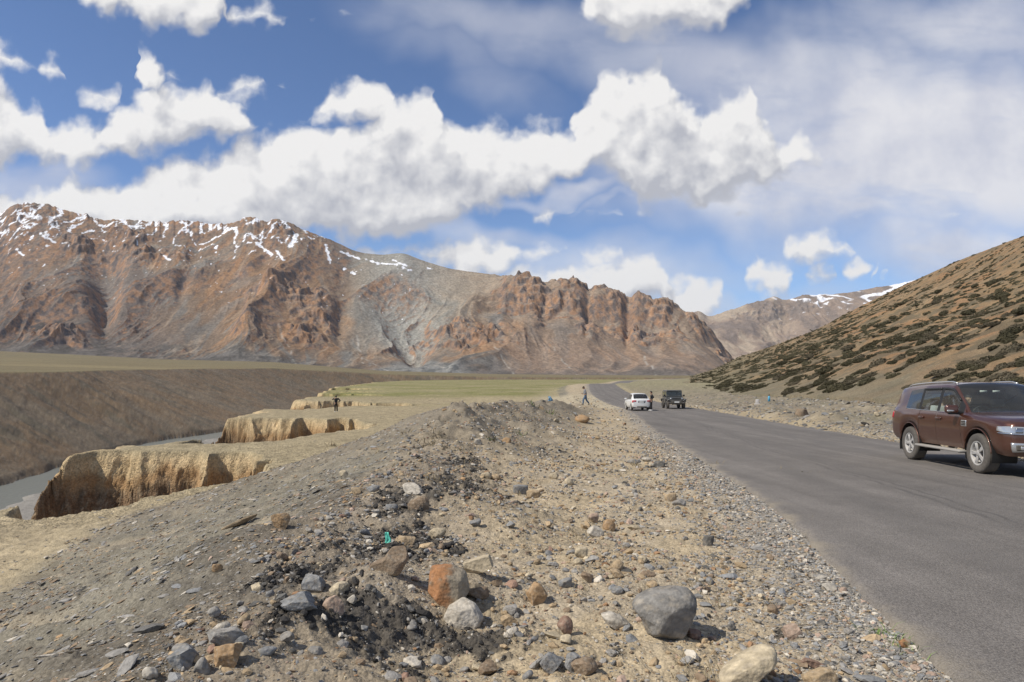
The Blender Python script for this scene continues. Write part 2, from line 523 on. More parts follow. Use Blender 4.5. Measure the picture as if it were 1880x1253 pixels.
def micro(x, y, m):
    """small relief, faded with distance"""
    d = np.hypot(x, y)
    a = np.clip(1.2 - d / 70, 0.15, 1)
    n1 = fbm(x / .42, y / .42, 4, seed=101)
    n2 = ridged(x / .17, y / .17, 2, seed=105) - .6
    n3 = np.abs(pn(x / .06, y / .06, 108))
    r = .03 * n1 + np.where(d < 25, .014 * n2 + .008 * n3, 0)
    onroad = (x > m['xl'] - .05) & (x < m['xr'] + .05)
    sl = sst(0, 1.5, m['xc'] - x)
    # shards of the spoil slope run down it
    r = r + sl * np.where(d < 40, .03 * ridged((y + x * .35) / .35, (x) / 1.6, 3, seed=111) - .02, 0)
    mk = dark_mask(x, y)
    r = r + mk * np.where(d < 25, .045 * fbm(x / .12, y / .12, 4, gain=.6, seed=118), 0)
    return np.where(onroad, 0, r * a)


DARK = [(-.95, 4.35, .75, .55), (-.35, 4.3, .5, .3), (-1.05, 6.4, .55, 1.0), (-.75, 10.4, .65, 1.7), (-1.3, 8.2, .5, .9), (-.3, 9.8, .45, .7), (1.9, 4.6, .17, .12), (.6, 17.5, .9, .35), (-1.6, 5.2, .4, .5), (-.9, 13.0, .4, .8)]


def dark_mask(x, y):
    m = np.zeros(np.shape(x))
    for mx, my, sx, sy in DARK:
        m = np.maximum(m, np.exp(-((x - mx) / sx) ** 2 - ((y - my) / sy) ** 2))
    return sst(.38, .80, m + .55 * fbm(np.asarray(x) / .30, np.asarray(y) / .38, 5, gain=.65, seed=120))


def ground_z(x, y):
    x = np.atleast_1d(np.asarray(x, float))
    y = np.atleast_1d(np.asarray(y, float))
    z, m = macro(x, y)
    return z + micro(x, y, m)


def cast(px, py, dmin=2.5, dmax=900):
    """where the sight line of a photograph pixel meets the ground"""
    d = np.geomspace(dmin, dmax, 2500)
    x = (px - CX) / F * d
    z = (HY - py) / F * d
    g, _ = macro(x, d)
    k = np.nonzero(z < g)[0]
    i = k[0] if len(k) else len(d) - 1
    return float(x[i]), float(d[i]), float(ground_z(x[i], d[i])[0])


def soil_colour(x, y, z, m):
    sh = np.shape(x)
    n = fbm(x / 2.3, y / 2.3, 4, seed=131)
    n2 = fbm(x / .5, y / .5, 3, seed=135)
    nb = fbm(x / 30, y / 30, 4, seed=138)

    def C(r, g, b):
        return np.broadcast_to(np.array([r, g, b]), sh + (3,)).copy()

    def put(c, col, k):
        k = np.clip(k, 0, 1)[..., None]
        return c * (1 - k) + np.array(col) * k
    c = C(.40, .325, .215)                                   # tan silt of the verge
    c = put(c, (.31, .265, .20), .6 * sst(-.1, .5, n + .4 * n2))
    c = put(c, (.27, .245, .21), sst(1.3, .0, m['xl'] - x + .5 * n) * .85)       # grey grit beside the asphalt
    fallk = sst(-.2, .8, m['xc'] - x + .3 * n)
    c = put(c, (.185, .168, .130), fallk * .95)              # grey-brown spoil slope
    c = put(c, (.29, .245, .175), fallk * sst(.1, .6, fbm((y + .45 * x) / .8, x / 3.5, 4, seed=133)) * .7)
    c = put(c, (.145, .13, .105), fallk * sst(.1, .5, fbm((y + .45 * x) / .5, x / 4.0, 4, seed=134)) * .6)
    top = sst(.5, .95, m['f']) * sst(25, 10, y) * (1 - fallk)
    c = put(c, (.225, .19, .145), top * .85)
    c = put(c, (.21, .18, .135), sst(.3, .8, m['ch']) * sst(.35, .8, m['f']) * .9)
    terr = sst(-.30, .25, m['ts'] + .12 * n) * m['left']
    c = put(c, (.345, .285, .178), terr)
    c = put(c, (.365, .30, .195), terr * sst(24, 16, y))
    dmp = sst(1.5, .5, m['xc'] - x + .5 * n2) * sst(-.3, .3, m['xc'] - x) * sst(13, 9, y)
    c = put(c, (.115, .102, .082), dmp * .75)
    # green field on the terrace
    fld = terr * sst(85, 130, y + 15 * nb) * sst(-.35, -.16, (x + 6 * nb) / np.maximum(y, 1) + .1 * nb)
    fld = np.maximum(fld, sst(100, 150, y) * sst(600, 300, np.abs(x)) * (x < m['xl'] - 4) * (m['u'] > m['wn']) * sst(-.40, -.24, x / np.maximum(y, 1)))
    fld = fld * sst(4, 14, m['xl'] - x)
    c = put(c, (.195, .188, .072), fld * (.75 + .25 * np.clip(nb * 2, -1, 1)))
    c = put(c, (.25, .225, .11), fld * sst(.15, .5, fbm(x / 9, y / 25, 3, seed=141)) * .7)
    # cut faces: tan loess over red-brown conglomerate
    cut = np.clip(m['dep'] / .5, 0, 1) * m['left']
    cut = np.maximum(cut, m['left'] * sst(m['wn'] + .5, m['wn'] - 1.0, m['un']))
    c = put(c, (.50, .375, .215), cut)
    lay = z + .55 * fbm(x / 2.5, y / 2.5, 3, seed=145)
    c = put(c, (.335, .20, .095), cut * sst(-4.7, -5.1, lay) * sst(-5.9, -5.3, lay) * .85)
    c = put(c, (.195, .125, .072), cut * sst(-5.2, -5.9, lay))
    c = put(c, (.32, .25, .165), cut * sst(-5.2, -5.9, lay) * sst(.1, .45, fbm(x / .22, z / .18 + y / .3, 2, seed=147)) * .75)
    # canyon floor, far scree, plain
    c = put(c, (.25, .235, .21), (np.abs(m['u']) < 15) * 1.0)
    far = (m['u'] < 0) & (m['uf'] > 13.2)
    sc = np.clip(m['q'], 0, 1)
    c = put(c, (.172, .124, .079), far * 1.0)  # dark brown carries the cloud shade lying on the far slope
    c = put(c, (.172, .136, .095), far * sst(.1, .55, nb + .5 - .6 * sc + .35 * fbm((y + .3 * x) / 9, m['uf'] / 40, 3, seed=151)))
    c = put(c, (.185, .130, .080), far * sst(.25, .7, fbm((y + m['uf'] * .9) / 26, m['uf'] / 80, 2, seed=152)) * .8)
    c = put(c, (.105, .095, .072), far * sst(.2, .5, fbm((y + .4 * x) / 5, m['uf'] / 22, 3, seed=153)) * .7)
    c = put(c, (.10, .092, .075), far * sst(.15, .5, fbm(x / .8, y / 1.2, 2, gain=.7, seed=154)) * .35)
    c = put(c, (.25, .205, .15), far * sst(.2, .5, fbm(x / .8 + 40, y / 1.2, 2, gain=.7, seed=157)) * .3)
    pl = (m['u'] < 0) & (m['uf'] > m['wf'] - .4)
    pl = np.where(y > 900, 1.0, pl)
    c = put(c, (.172, .140, .078), pl * 1.0)
    c = put(c, (.22, .18, .098), pl * sst(-.1, .5, fbm(x / 160, y / 40, 4, seed=155)))
    c = put(c, (.17, .15, .085), pl * sst(.1, .5, fbm(x / 300, y / 70, 4, seed=156)) * .8)
    # right verge
    rv = x > m['xr']
    c = put(c, (.235, .20, .145), rv * sst(.3, 1.5, x - m['xr']))
    c = put(c, (.34, .275, .175), rv * sst(1.8, .3, x - m['xr'] + .6 * n))
    c = put(c, (.20, .18, .125), rv * sst(.1, .5, fbm(x / 5, y / 3, 3, seed=158)) * sst(1, 4, x - m['xr']) * .8)
    c = put(c, (.26, .235, .14), rv * sst(90, 200, y) * .8)
    dk = dark_mask(x, y) * sst(0, .3, m['xl'] - x)
    c = put(c, (.060, .055, .049), dk * .90)
    # lay-by of pale dirt beyond the parked car
    lb = sst(60, 72, y + 2 * n) * sst(135, 110, y) * sst(0, .5, m['xl'] - x + 1.2) * sst(11, 6, m['xl'] - x + 2 * n)
    c = put(c, (.42, .36, .25), lb * .85)
    return c * (1 + .16 * n2[..., None]) * (1 + .10 * n[..., None])


# ------------------------------------------------------------------ mesh helpers
def mesh_np(name, verts, faces, mat=None, smooth=True, cols=None, cname='soil', parent=None, link=True):
    me = bpy.data.meshes.new(name)
    verts = np.asarray(verts, np.float32)
    faces = np.asarray(faces, np.int32)
    k = faces.shape[1]
    me.vertices.add(len(verts))
    me.vertices.foreach_set('co', verts.ravel())
    me.loops.add(faces.size)
    me.loops.foreach_set('vertex_index', faces.ravel())
    me.polygons.add(len(faces))
    me.polygons.foreach_set('loop_start', np.arange(0, faces.size, k, dtype=np.int32))
    me.polygons.foreach_set('use_smooth', np.full(len(faces), smooth))
    if cols is not None:
        a = me.attributes.new(cname, 'FLOAT_COLOR', 'POINT')
        cc = np.ones((len(verts), 4), np.float32)
        cc[:, :3] = np.clip(cols, 0, 1)
        a.data.foreach_set('color', cc.ravel())
    me.update(calc_edges=True)
    if mat:
        me.materials.append(mat)
    o = bpy.data.objects.new(name, me)
    if link:
        COL.objects.link(o)
    if parent:
        o.parent = parent
    return o


def grid_faces(nr, nc):
    i = np.arange((nr - 1) * nc).reshape(nr - 1, nc)[:, :-1]
    return np.stack([i, i + 1, i + 1 + nc, i + nc], -1).reshape(-1, 4)


def setp(o, label=None, cat=None, group=None, kind=None):
    for k, v in (('label', label), ('category', cat), ('group', group), ('kind', kind)):
        if v:
            o[k] = v
    return o


# ------------------------------------------------------------------ materials of the land
def new_mat(name):
    m = bpy.data.materials.new(name)
    m.use_nodes = True
    nt = m.node_tree
    b = nt.nodes['Principled BSDF']
    return m, nt, b


def soil_mat(name, attr='soil', fine=34.0, bump=.5, dist=.03, lo=.72, hi=1.3, mid=3.0, peb=.19):
    m, nt, b = new_mat(name)
    at = N(nt, 'ShaderNodeAttribute')
    at.attribute_name = attr
    tc = N(nt, 'ShaderNodeTexCoord').outputs['Object']
    n1 = noise(nt, tc, fine, 6, .65)
    n2 = noise(nt, tc, mid, 6, .6)
    v = N(nt, 'ShaderNodeTexVoronoi', {'Vector': tc, 'Scale': fine * 1.6})
    k = M_(nt, 'MULTIPLY', mapr(nt, n1, .3, .7, lo, hi), mapr(nt, n2, .3, .7, .84, 1.16))
    pc = N(nt, 'ShaderNodeSeparateColor', {0: v.outputs['Color']})
    k = M_(nt, 'MULTIPLY', k, mapr(nt, pc.outputs[0], 0, 1, 1 - peb, 1 + peb))
    c = mixc(nt, 1.0, at.outputs['Color'], (1, 1, 1), 'MULTIPLY')
    vm = nt.nodes.new('ShaderNodeVectorMath')
    vm.operation = 'SCALE'
    nt.links.new(c, vm.inputs[0])
    nt.links.new(k, vm.inputs['Scale'])
    nt.links.new(vm.outputs[0], b.inputs['Base Color'])
    b.inputs['Roughness'].default_value = .95
    b.inputs['Specular IOR Level'].default_value = .2
    hgt = M_(nt, 'ADD', n1, M_(nt, 'MULTIPLY', v.outputs['Distance'], -.5))
    bp = N(nt, 'ShaderNodeBump', {'Strength': bump, 'Distance': dist, 'Height': hgt})
    nt.links.new(bp.outputs[0], b.inputs['Normal'])
    return m


M_SOIL = soil_mat('soil')
M_CUT = soil_mat('loess', fine=9.0, bump=.8, dist=.10, mid=1.5)
M_ROCK = soil_mat('mountain_rock', fine=.07, bump=.45, dist=4.0, lo=.87, hi=1.13, mid=.012)
M_HILL = soil_mat('hill_soil', fine=7.0, bump=.9, dist=.10, lo=.75, hi=1.3, mid=.35)

# ------------------------------------------------------------------ ground sheet
PATCH = (-44.0, -6.5, 17.0, 132.0)   # the eroded terrace edge gets a finer sheet of its own


def rows(*seg):
    out = []
    for a, b, n in seg:
        out.append(np.geomspace(a, b, n, endpoint=False))
    return np.concatenate(out + [np.array([seg[-1][1]])])


def build_ground():
    dr = rows((4.6, 24, 620), (24, 140, 330), (140, 1200, 300), (1200, 14000, 120)) - 4.0
    tt = np.concatenate([np.linspace(-1.15, -.84, 60, endpoint=False), np.linspace(-.84, .84, 1180, endpoint=False), np.linspace(.84, 1.15, 50)])
    Y = np.repeat(dr[:, None], len(tt), 1)
    X = tt[None, :] * (Y + 4.0)
    x, y = X.ravel(), Y.ravel()
    z, m = macro(x, y)
    z = z + micro(x, y, m)
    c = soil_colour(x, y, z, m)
    # under the road and under the finer sheet the ground lies lower
    inr = (x > m['xl'] + .25) & (x < m['xr'] - .25)
    z = np.where(inr, z - .12, z)
    ins = (x > PATCH[0] + .6) & (x < PATCH[1] - .6) & (y > PATCH[2] + .6) & (y < PATCH[3] - 2)
    z = np.where(ins, z - 1.6, z)
    o = mesh_np('ground', np.stack([x, y, z], 1), grid_faces(*Y.shape), M_SOIL, True, c)
    setp(o, 'gravelly ground of the valley with terrace and canyon', 'ground', kind='structure')


build_ground()


def build_terrace():
    # fine sheet: spacing grows with distance
    ys = [PATCH[2]]
    while ys[-1] < PATCH[3]:
        ys.append(ys[-1] + .0021 * ys[-1])
    ys = np.array(ys)
    xs = np.linspace(PATCH[0], PATCH[1], 620)
    Y = np.repeat(ys[:, None], len(xs), 1)
    X = np.repeat(xs[None, :], len(ys), 0)
    x, y = X.ravel(), Y.ravel()
    z, m = macro(x, y)
    z = z + micro(x, y, m)
    cut = np.clip(m['dep'] / .8, 0, 1)
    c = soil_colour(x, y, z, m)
    z = z + cut * (.07 * fbm(x / .4, z / .5 + y / .5, 4, gain=.6, seed=161))
    x = x + cut * .07 * fbm(z / .4, y / .5, 3, seed=163)
    led = cut * (.05 * fbm(z / .25, x / 6, 2, seed=167) + .03 * fbm(z / .07, x / 3, 2, seed=168))
    peb = cut * sst(-5.0, -5.6, z) * .11 * np.maximum(fbm(x / .17, z / .15 + y / .2, 2, seed=169), -.1)
    y = y + cut * .10 * fbm(x / .35, z / .35, 4, gain=.6, seed=165) - led - peb
    x = x - .5 * led
    o = mesh_np('terrace_cliffs', np.stack([x, y, z], 1), grid_faces(*Y.shape), M_CUT, True, c)
    setp(o, 'eroded tan terrace edge cut by gullies above the river', 'terrain', kind='structure')


build_terrace()


# ------------------------------------------------------------------ road
def build_road():
    ys = np.concatenate([np.linspace(-20, 30, 500, endpoint=False), np.linspace(30, 260, 700, endpoint=False), np.linspace(260, 900, 160)])
    us = np.concatenate([np.linspace(0, .06, 8, endpoint=False), np.linspace(.06, .94, 20, endpoint=False), np.linspace(.94, 1, 8)])
    el = .07 * pn(ys / .55, ys * 0, 171) + .10 * pn(ys / 2.3, ys * 0, 173) + .03 * pn(ys / .13, ys * 0, 175)
    er = .10 * pn(ys / .9, ys * 0, 177) + .15 * pn(ys / 3.1, ys * 0, 179)
    xl = road_l(ys) + el
    xr = road_l(ys) + ROAD_W + er
    X = xl[:, None] + (xr - xl)[:, None] * us[None, :]
    Y = np.repeat(ys[:, None], len(us), 1)
    Z = np.repeat(road_z(ys)[:, None], len(us), 1) + .035 * np.sin(np.pi * us)[None, :]
    edge = np.minimum(us, 1 - us)
    Z = Z + np.where(edge == 0, -.10, 0)[None, :] - (sst(.02, 0, edge) * .018)[None, :]
    ACR = np.repeat(us[None, :], len(ys), 0).ravel()
    o = mesh_np('road', np.stack([X.ravel(), Y.ravel(), Z.ravel()], 1), grid_faces(*X.shape)[:, ::-1][:, ::-1], None, True)
    at_ = o.data.attributes.new('across', 'FLOAT', 'POINT')
    at_.data.foreach_set('value', ACR.astype(np.float32))
    m, nt, b = new_mat('asphalt')
    tc = N(nt, 'ShaderNodeTexCoord').outputs['Object']
    n1 = noise(nt, tc, 1.3, 5, .6)
    sx = N(nt, 'ShaderNodeMapping', {'Vector': tc, 'Rotation': (0, 0, R(6.5)), 'Scale': (1.1, .06, 1)})
    n2 = noise(nt, sx.outputs[0], 1.4, 5, .55)
    n3 = noise(nt, tc, 85, 3, .7)
    v = N(nt, 'ShaderNodeTexVoronoi', {'Vector': tc, 'Scale': 95.0})
    pb = N(nt, 'ShaderNodeSeparateColor', {0: v.outputs['Color']})
    k = M_(nt, 'MULTIPLY', mapr(nt, n1, .3, .7, .88, 1.12), mapr(nt, n2, .3, .7, .80, 1.2))
    k = M_(nt, 'MULTIPLY', k, mapr(nt, pb.outputs[0], 0, 1, .72, 1.32))
    k = M_(nt, 'MULTIPLY', k, mapr(nt, n3, .3, .7, .85, 1.15))
    vm = nt.nodes.new('ShaderNodeVectorMath')
    vm.operation = 'SCALE'
    vm.inputs[0].default_value = (.165, .150, .134)
    nt.links.new(k, vm.inputs['Scale'])
    ac = N(nt, 'ShaderNodeAttribute')
    ac.attribute_name = 'across'
    u = M_(nt, 'ADD', ac.outputs['Fac'], M_(nt, 'MULTIPLY_ADD', noise(nt, tc, .25, 3, .5), .10, -.05))
    track = None
    for c0 in (.20, .37, .63, .80):
        d_ = mapr(nt, M_(nt, 'ABSOLUTE', M_(nt, 'SUBTRACT', u, c0)), .0, .065, 1, 0, True)
        track = d_ if track is None else M_(nt, 'MAXIMUM', track, d_)
    c1 = mixc(nt, M_(nt, 'MULTIPLY', track, mapr(nt, n2, .3, .7, .1, .45)), vm.outputs[0], (.105, .098, .09))
    # a few narrow dark skid lines
    for c0, w_ in ((.31, .010), (.335, .006), (.56, .008)):
        us_ = M_(nt, 'ADD', ac.outputs['Fac'], M_(nt, 'MULTIPLY_ADD', noise(nt, tc, .055, 2, .5), .5, -.25))
        d_ = mapr(nt, M_(nt, 'ABSOLUTE', M_(nt, 'SUBTRACT', us_, c0)), .0, w_, .55, 0, True)
        c1 = mixc(nt, M_(nt, 'MULTIPLY', d_, mapr(nt, n1, .4, .6, .1, 1)), c1, (.07, .065, .06))
    ed = M_(nt, 'MINIMUM', ac.outputs['Fac'], M_(nt, 'SUBTRACT', 1.0, ac.outputs['Fac']))
    ed = M_(nt, 'ADD', ed, M_(nt, 'MULTIPLY_ADD', noise(nt, tc, 1.6, 5, .65), .16, -.08))
    c1 = mixc(nt, mapr(nt, ed, .035, -.03, 0, .6, True), c1, (.32, .275, .205))
    nt.links.new(c1, b.inputs['Base Color'])
    b.inputs['Roughness'].default_value = .85
    b.inputs['Specular IOR Level'].default_value = .3
    bp = N(nt, 'ShaderNodeBump', {'Strength': .7, 'Distance': .008, 'Height': M_(nt, 'ADD', M_(nt, 'MULTIPLY', v.outputs['Distance'], -1.0), n3)})
    nt.links.new(bp.outputs[0], b.inputs['Normal'])
    o.data.materials.append(m)
    setp(o, 'grey two-lane asphalt road without markings', 'road', kind='structure')


build_road()


# ------------------------------------------------------------------ river
def build_river():
    ss = np.linspace(0, len(CAN) - 1, 500)
    cx = spl(ss, list(zip(range(len(CAN)), CAN[:, 0])))
    cy = spl(ss, list(zip(range(len(CAN)), CAN[:, 1])))
    tx, ty = np.gradient(cx), np.gradient(cy)
    L = np.hypot(tx, ty)
    nx, ny = ty / L, -tx / L
    V = []
    for w in np.linspace(-1, 1, 9):
        wl = np.where(w < 0, 14.5, 8.5)
        V.append(np.stack([cx + nx * w * wl, cy + ny * w * wl, np.full_like(cx, -19.38)], 1))
    V = np.stack(V, 1).reshape(-1, 3)
    m, nt, b = new_mat('river_water')
    tc = N(nt, 'ShaderNodeTexCoord').outputs['Object']
    b.inputs['Base Color'].default_value = (.150, .150, .118, 1)
    b.inputs['Roughness'].default_value = .35
    b.inputs['Specular IOR Level'].default_value = .3
    bp = N(nt, 'ShaderNodeBump', {'Strength': .6, 'Distance': .25, 'Height': noise(nt, tc, .9, 5, .6)})
    nt.links.new(bp.outputs[0], b.inputs['Normal'])
    o = mesh_np('river', V, grid_faces(500, 9)[:, ::-1], m)
    setp(o, 'silty grey-green river in the canyon', 'water', kind='structure')


build_river()


# ------------------------------------------------------------------ mountains
def mountain(name, label, sil, tlo, thi, nc, nr, Db, Dr, zbase, opt):
    t = np.linspace(tlo, thi, nc)
    px = t * F + CX
    S = (HY - spl(px, sil)) / F
    JAG = opt['jag'] / F * (fbm(px / 26, px * 0, 4, gain=.6, seed=201) * 1.0 + 2.6 * np.maximum(pn(px / 9, px * 0, 203) - .2, 0)) * (sst(1365, 1340, px) * (1 - .85 * sst(570, 640, px) * sst(960, 880, px)) if opt['k'] == 1.0 else 1.0)
    s = np.concatenate([np.linspace(0, 1, nr), 1 + np.linspace(.02, .6, 36) ** 1.3])
    T, SS = np.meshgrid(t, s)
    D = Db + SS * (Dr - Db)
    X, Y = T * D, D
    PX = np.repeat(px[None, :], len(s), 0)
    zb = np.repeat(zbase(t)[None, :], len(s), 0)
    zr = np.repeat((S * Dr)[None, :], len(s), 0)
    sc = np.clip(SS, 0, 1)
    prof = opt['prof'](PX, sc)
    env = np.clip(np.sin(np.pi * sc ** .8), 0, 1) ** .7
    rel = (zr - zb)
    # broad spurs, gullies, crags
    wx = X + 110 * fbm(X / 520, Y / 520, 2, seed=210)
    spur = ridged(wx / opt['spur'] + .35 * np.sin(Y / 700), Y / (opt['spur'] * 2.6), 3, gain=.42, seed=212) - .72
    gul = ridged(wx / 120, Y / 420, 4, seed=216) - .8
    fine = ridged(X / 46, Y / 70, 4, seed=220) - .8
    crag = np.zeros_like(X)
    for cx, cs, sx, ss_ in opt['crags']:
        crag = np.maximum(crag, np.exp(-((PX - cx) / sx) ** 2 - ((sc - cs) / ss_) ** 2))
    crag = crag * sst(-.25, .35, fbm(X / 140, Y / 140, 4, seed=224) + crag * .7 - .3)
    crag = np.maximum(crag, opt['band'](PX, sc) * sst(-.2, .3, fbm(X / 160, Y / 200, 3, seed=226)))
    rough = .35 + .65 * sst(-.2, .5, fbm(X / 420, Y / 420, 3, seed=218))
    Z = zb + rel * prof + env * rel * (.095 * spur * opt.get('spurk', 1) + .020 * gul * rough + .004 * fine * rough)
    Z = Z + crag * (16 * opt['k'] + rel * .022 * ridged(X / 85, Y / 110, 4, seed=230) + 7 * fbm(X / 25, Y / 25, 3, seed=232))
    # strata: the crags rise in steps
    hb = 52.0 * opt['k']
    q = (Z + 38 * fbm(X / 200, Y / 200, 4, seed=236)) / hb
    fq = q - np.floor(q)
    Z = Z + crag * .45 * hb * (sst(.2, .65, fq) - fq)
    for cx0, cx1, s0, s1, wid, dp in opt['valleys']:
        c0 = lerp(cx0, cx1, np.clip((sc - s0) / (s1 - s0), 0, 1))
        k = np.exp(-((PX - c0) / (wid * (.35 + .65 * np.clip((sc - s0) / (s1 - s0), 0, 1.2)))) ** 2) * sst(s0 - .1, s0 + .15, sc) * sst(s1 + .12, s1 - .15, sc)
        Z = Z - k * dp
    front = SS <= 1.0
    # scale each column so that its highest sight line is the silhouette
    ang = np.where(front, Z / D, -9).max(0)
    fac = np.where((S > .012) & (ang > .008), np.clip(S / np.maximum(ang, 1e-3), .3, 2.0), 1.0)
    ker = np.hanning(opt.get('smooth', 61))
    fs = np.convolve(np.pad(fac, len(ker) // 2, mode='edge'), ker / ker.sum(), 'valid')
    Z = zb + (Z - zb) * lerp(1.0, fs[None, :], sc ** .8)
    Z = Z + (JAG * Dr)[None, :] * sst(.88, 1.0, sc + .05 * fbm(X / 60, Y / 60, 3, seed=240)) * front
    back = np.maximum(SS - 1, 0)
    Z = np.where(front, Z, np.repeat(Z[nr - 1][None, :], len(s), 0) * (1 - 1.3 * back))
    gz_d = np.gradient(Z, axis=0) / np.maximum(np.abs(np.gradient(D, axis=0)), .5)
    gz_x = np.gradient(Z, axis=1) / np.gradient(X, axis=1)
    steep = np.hypot(gz_d, gz_x)
    def blur(A, w):
        for ax in (0, 1):
            B = np.cumsum(np.pad(A, [(w + 1, w) if q == ax else (0, 0) for q in (0, 1)], mode='edge'), axis=ax)
            n = A.shape[ax]
            A = (np.take(B, np.arange(2 * w + 1, 2 * w + 1 + n), ax) - np.take(B, np.arange(0, n), ax)) / (2 * w + 1)
        return A
    gx, gd = blur(gz_x, 14), blur(gz_d, 14)
    slant = np.clip(blur(gx, 20) / np.maximum(blur(gd, 20), .3), -.6, .6)
    lap = np.zeros_like(Z)
    lap[:, 4:-4] = (Z[:, 8:] + Z[:, :-8]) / 2 - Z[:, 4:-4]
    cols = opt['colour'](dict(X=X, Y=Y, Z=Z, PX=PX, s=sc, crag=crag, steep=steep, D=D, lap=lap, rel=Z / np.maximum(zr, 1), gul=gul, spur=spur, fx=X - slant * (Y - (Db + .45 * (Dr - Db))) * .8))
    o = mesh_np(name, np.stack([X.ravel(), Y.ravel(), Z.ravel()], 1), grid_faces(len(s), nc), M_ROCK, True, cols.reshape(-1, 3))
    setp(o, label, 'mountain', kind='structure')
    return o


def put(c, col, k):
    k = np.clip(k, 0, 1)[..., None]
    return c * (1 - k) + np.array(col) * k


def col_main(g):
    X, Y, PX, s, Z, D = g['X'], g['Y'], g['PX'], g['s'], g['Z'], g['D']
    py = HY - Z / D * F
    c = np.broadcast_to(np.array([.198, .147, .106]), X.shape + (3,)).copy()
    X0 = X
    X = g['fx'] + 14 * fbm(X / 160, Y / 160, 3, seed=300) + 5 * fbm(X / 45, Y / 45, 3, seed=302)
    st = fbm(X / 62, Y / 420, 3, gain=.5, seed=303)
    big = fbm(X / 420, Y / 600, 4, seed=305)
    c = put(c, (.285, .172, .095), sst(-.02, .6, st + .5 * big + .25 * np.sin(PX / 60)) * .75 * sst(.05, .3, s))
    c = put(c, (.185, .172, .152), sst(-.08, .45, fbm(X / 95, Y / 360, 3, seed=307) - .3 * big) * .85)
    c = put(c, (.345, .27, .195), sst(.15, .6, fbm(X / 46, Y / 420, 3, seed=309)) * .45)
    # broad belts of different scree; the dark left one holds painted cloud shade
    c = put(c, (.15, .122, .102), sst(360, 250, PX + 60 * big) * sst(.75, .5, s + .2 * big) * .75)
    c = put(c, (.30, .178, .095), np.exp(-((PX - 520) / 110) ** 2) * sst(.25, .45, s) * sst(.95, .7, s) * .45)
    c = put(c, (.255, .235, .195), sst(610, 680, PX + 30 * big) * sst(890, 820, PX) * sst(.12, .4, s) * .55)
    c = put(c, (.27, .198, .145), sst(880, 960, PX) * sst(.55, .35, s) * .7)
    c = put(c, (.155, .135, .118), sst(.13, .03, s + .06 * big) * .75)
    # right half is greyer and paler at the top
    c = put(c, (.315, .262, .20), sst(640, 760, PX) * sst(.55, .85, s + .25 * st) * .75)
    c = put(c, (.30, .285, .25), np.exp(-((PX - 740) / 60) ** 2) * sst(.2, .45, s) * .8)
    c = put(c, (.29, .215, .155), sst(880, 1000, PX) * sst(.35, .6, s) * .55)
    X = X0
    # dark broken slopes at the left and along the foot
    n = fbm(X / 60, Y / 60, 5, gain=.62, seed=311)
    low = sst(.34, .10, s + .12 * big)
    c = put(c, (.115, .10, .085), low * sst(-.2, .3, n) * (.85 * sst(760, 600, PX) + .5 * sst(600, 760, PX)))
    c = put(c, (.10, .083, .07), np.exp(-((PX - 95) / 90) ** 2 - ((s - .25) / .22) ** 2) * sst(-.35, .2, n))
    c = put(c, (.16, .125, .10), sst(140, 0, PX) * sst(.25, .5, s) * .7)  # left end darkened as well, cloud shade put into the colour
    c = put(c, (.205, .175, .15), np.exp(-((PX - (195 + 60 * (s - .5))) / 42) ** 2 - ((s - .52) / .2) ** 2) * .9)
    # grey fan
    fx = np.abs(PX - 765) / (12 + 110 * np.clip(.24 - s, 0, .3) / .24)
    c = put(c, (.225, .215, .195), sst(1.1, .6, fx) * sst(.26, .2, s) * .8)
    c = put(c, (.115, .11, .10), sst(1.4, .8, fx) * sst(.24, .12, s) * sst(.05, .4, n) * .7)
    for a, b, s0, s1, w in ((748, 772, .5, .1, 3.0), (770, 830, .22, .0, 3.5), (655, 668, .42, .14, 2.2), (668, 720, .2, .04, 2.0), (1010, 1060, .4, .06, 2), (1180, 1205, .35, .02, 2.2), (905, 945, .3, .05, 1.8), (510, 545, .35, .05, 2)):
        k = np.clip((s - s0) / (s1 - s0), 0, 1)
        cx = lerp(a, b, k) + 6 * pn(s * 14, s * 0 + a, 313)
        c = put(c, (.40, .37, .32), np.exp(-((PX - cx) / w) ** 2) * (s < s0) * (s > s1) * .55 * sst(-.3, .2, fbm(X / 60, Y / 60, 3, seed=314)))
    # bare rock
    rk = np.maximum(sst(.75, 1.25, g['steep']), g['crag'] * sst(.35, .8, g['steep']))
    rn = fbm(X / 30, Y / 30, 4, seed=315)
    rc = put(np.broadcast_to(np.array([.26, .175, .125]), X.shape + (3,)).copy(), (.33, .195, .115), sst(0, .4, rn + .3 * st))
    rc = put(rc, (.15, .12, .105), sst(.05, .45, -rn))
    rc = put(rc, (.34, .305, .255), sst(940, 1010, PX) * sst(.78, .95, s + .1 * rn) * .6)
    kk = np.clip(rk * .85, 0, 1)[..., None]
    c = c * (1 - kk) + rc * kk
    mean = c.mean((0, 1))
    c = np.clip(mean * .93 + (c - mean) * 1.14, .03, .6)
    # snow in the gullies near the crest
    sn = ridged(X / 95 + Y / 260, Y / 120 - X / 300, 4, seed=321)
    rel = sst(480, 395, py - 16 * np.exp(-((PX - 80) / 90) ** 2) - 22 * np.exp(-((PX - 440) / 130) ** 2) + 20 * sst(540, 700, PX))
    sm = sn * (1 + .40 * fbm(X / 16, Y / 16, 3, gain=.65, seed=325)) + .95 * rel + .02 * np.clip(g['lap'], -15, 15) - .25 * sst(.9, 1.4, g['steep']) + .18 * fbm(X / 40, Y / 40, 3, seed=323)
    snow = sst(1.74, 1.98, sm) * sst(835, 760, PX) * sst(.45, .6, s)
    snow = np.maximum(snow, sst(.9, 1.15, .9 * np.exp(-((PX - 75) / 70) ** 2 - ((py - 400) / 18) ** 2) + .5 * (sn - .6)) * .95)
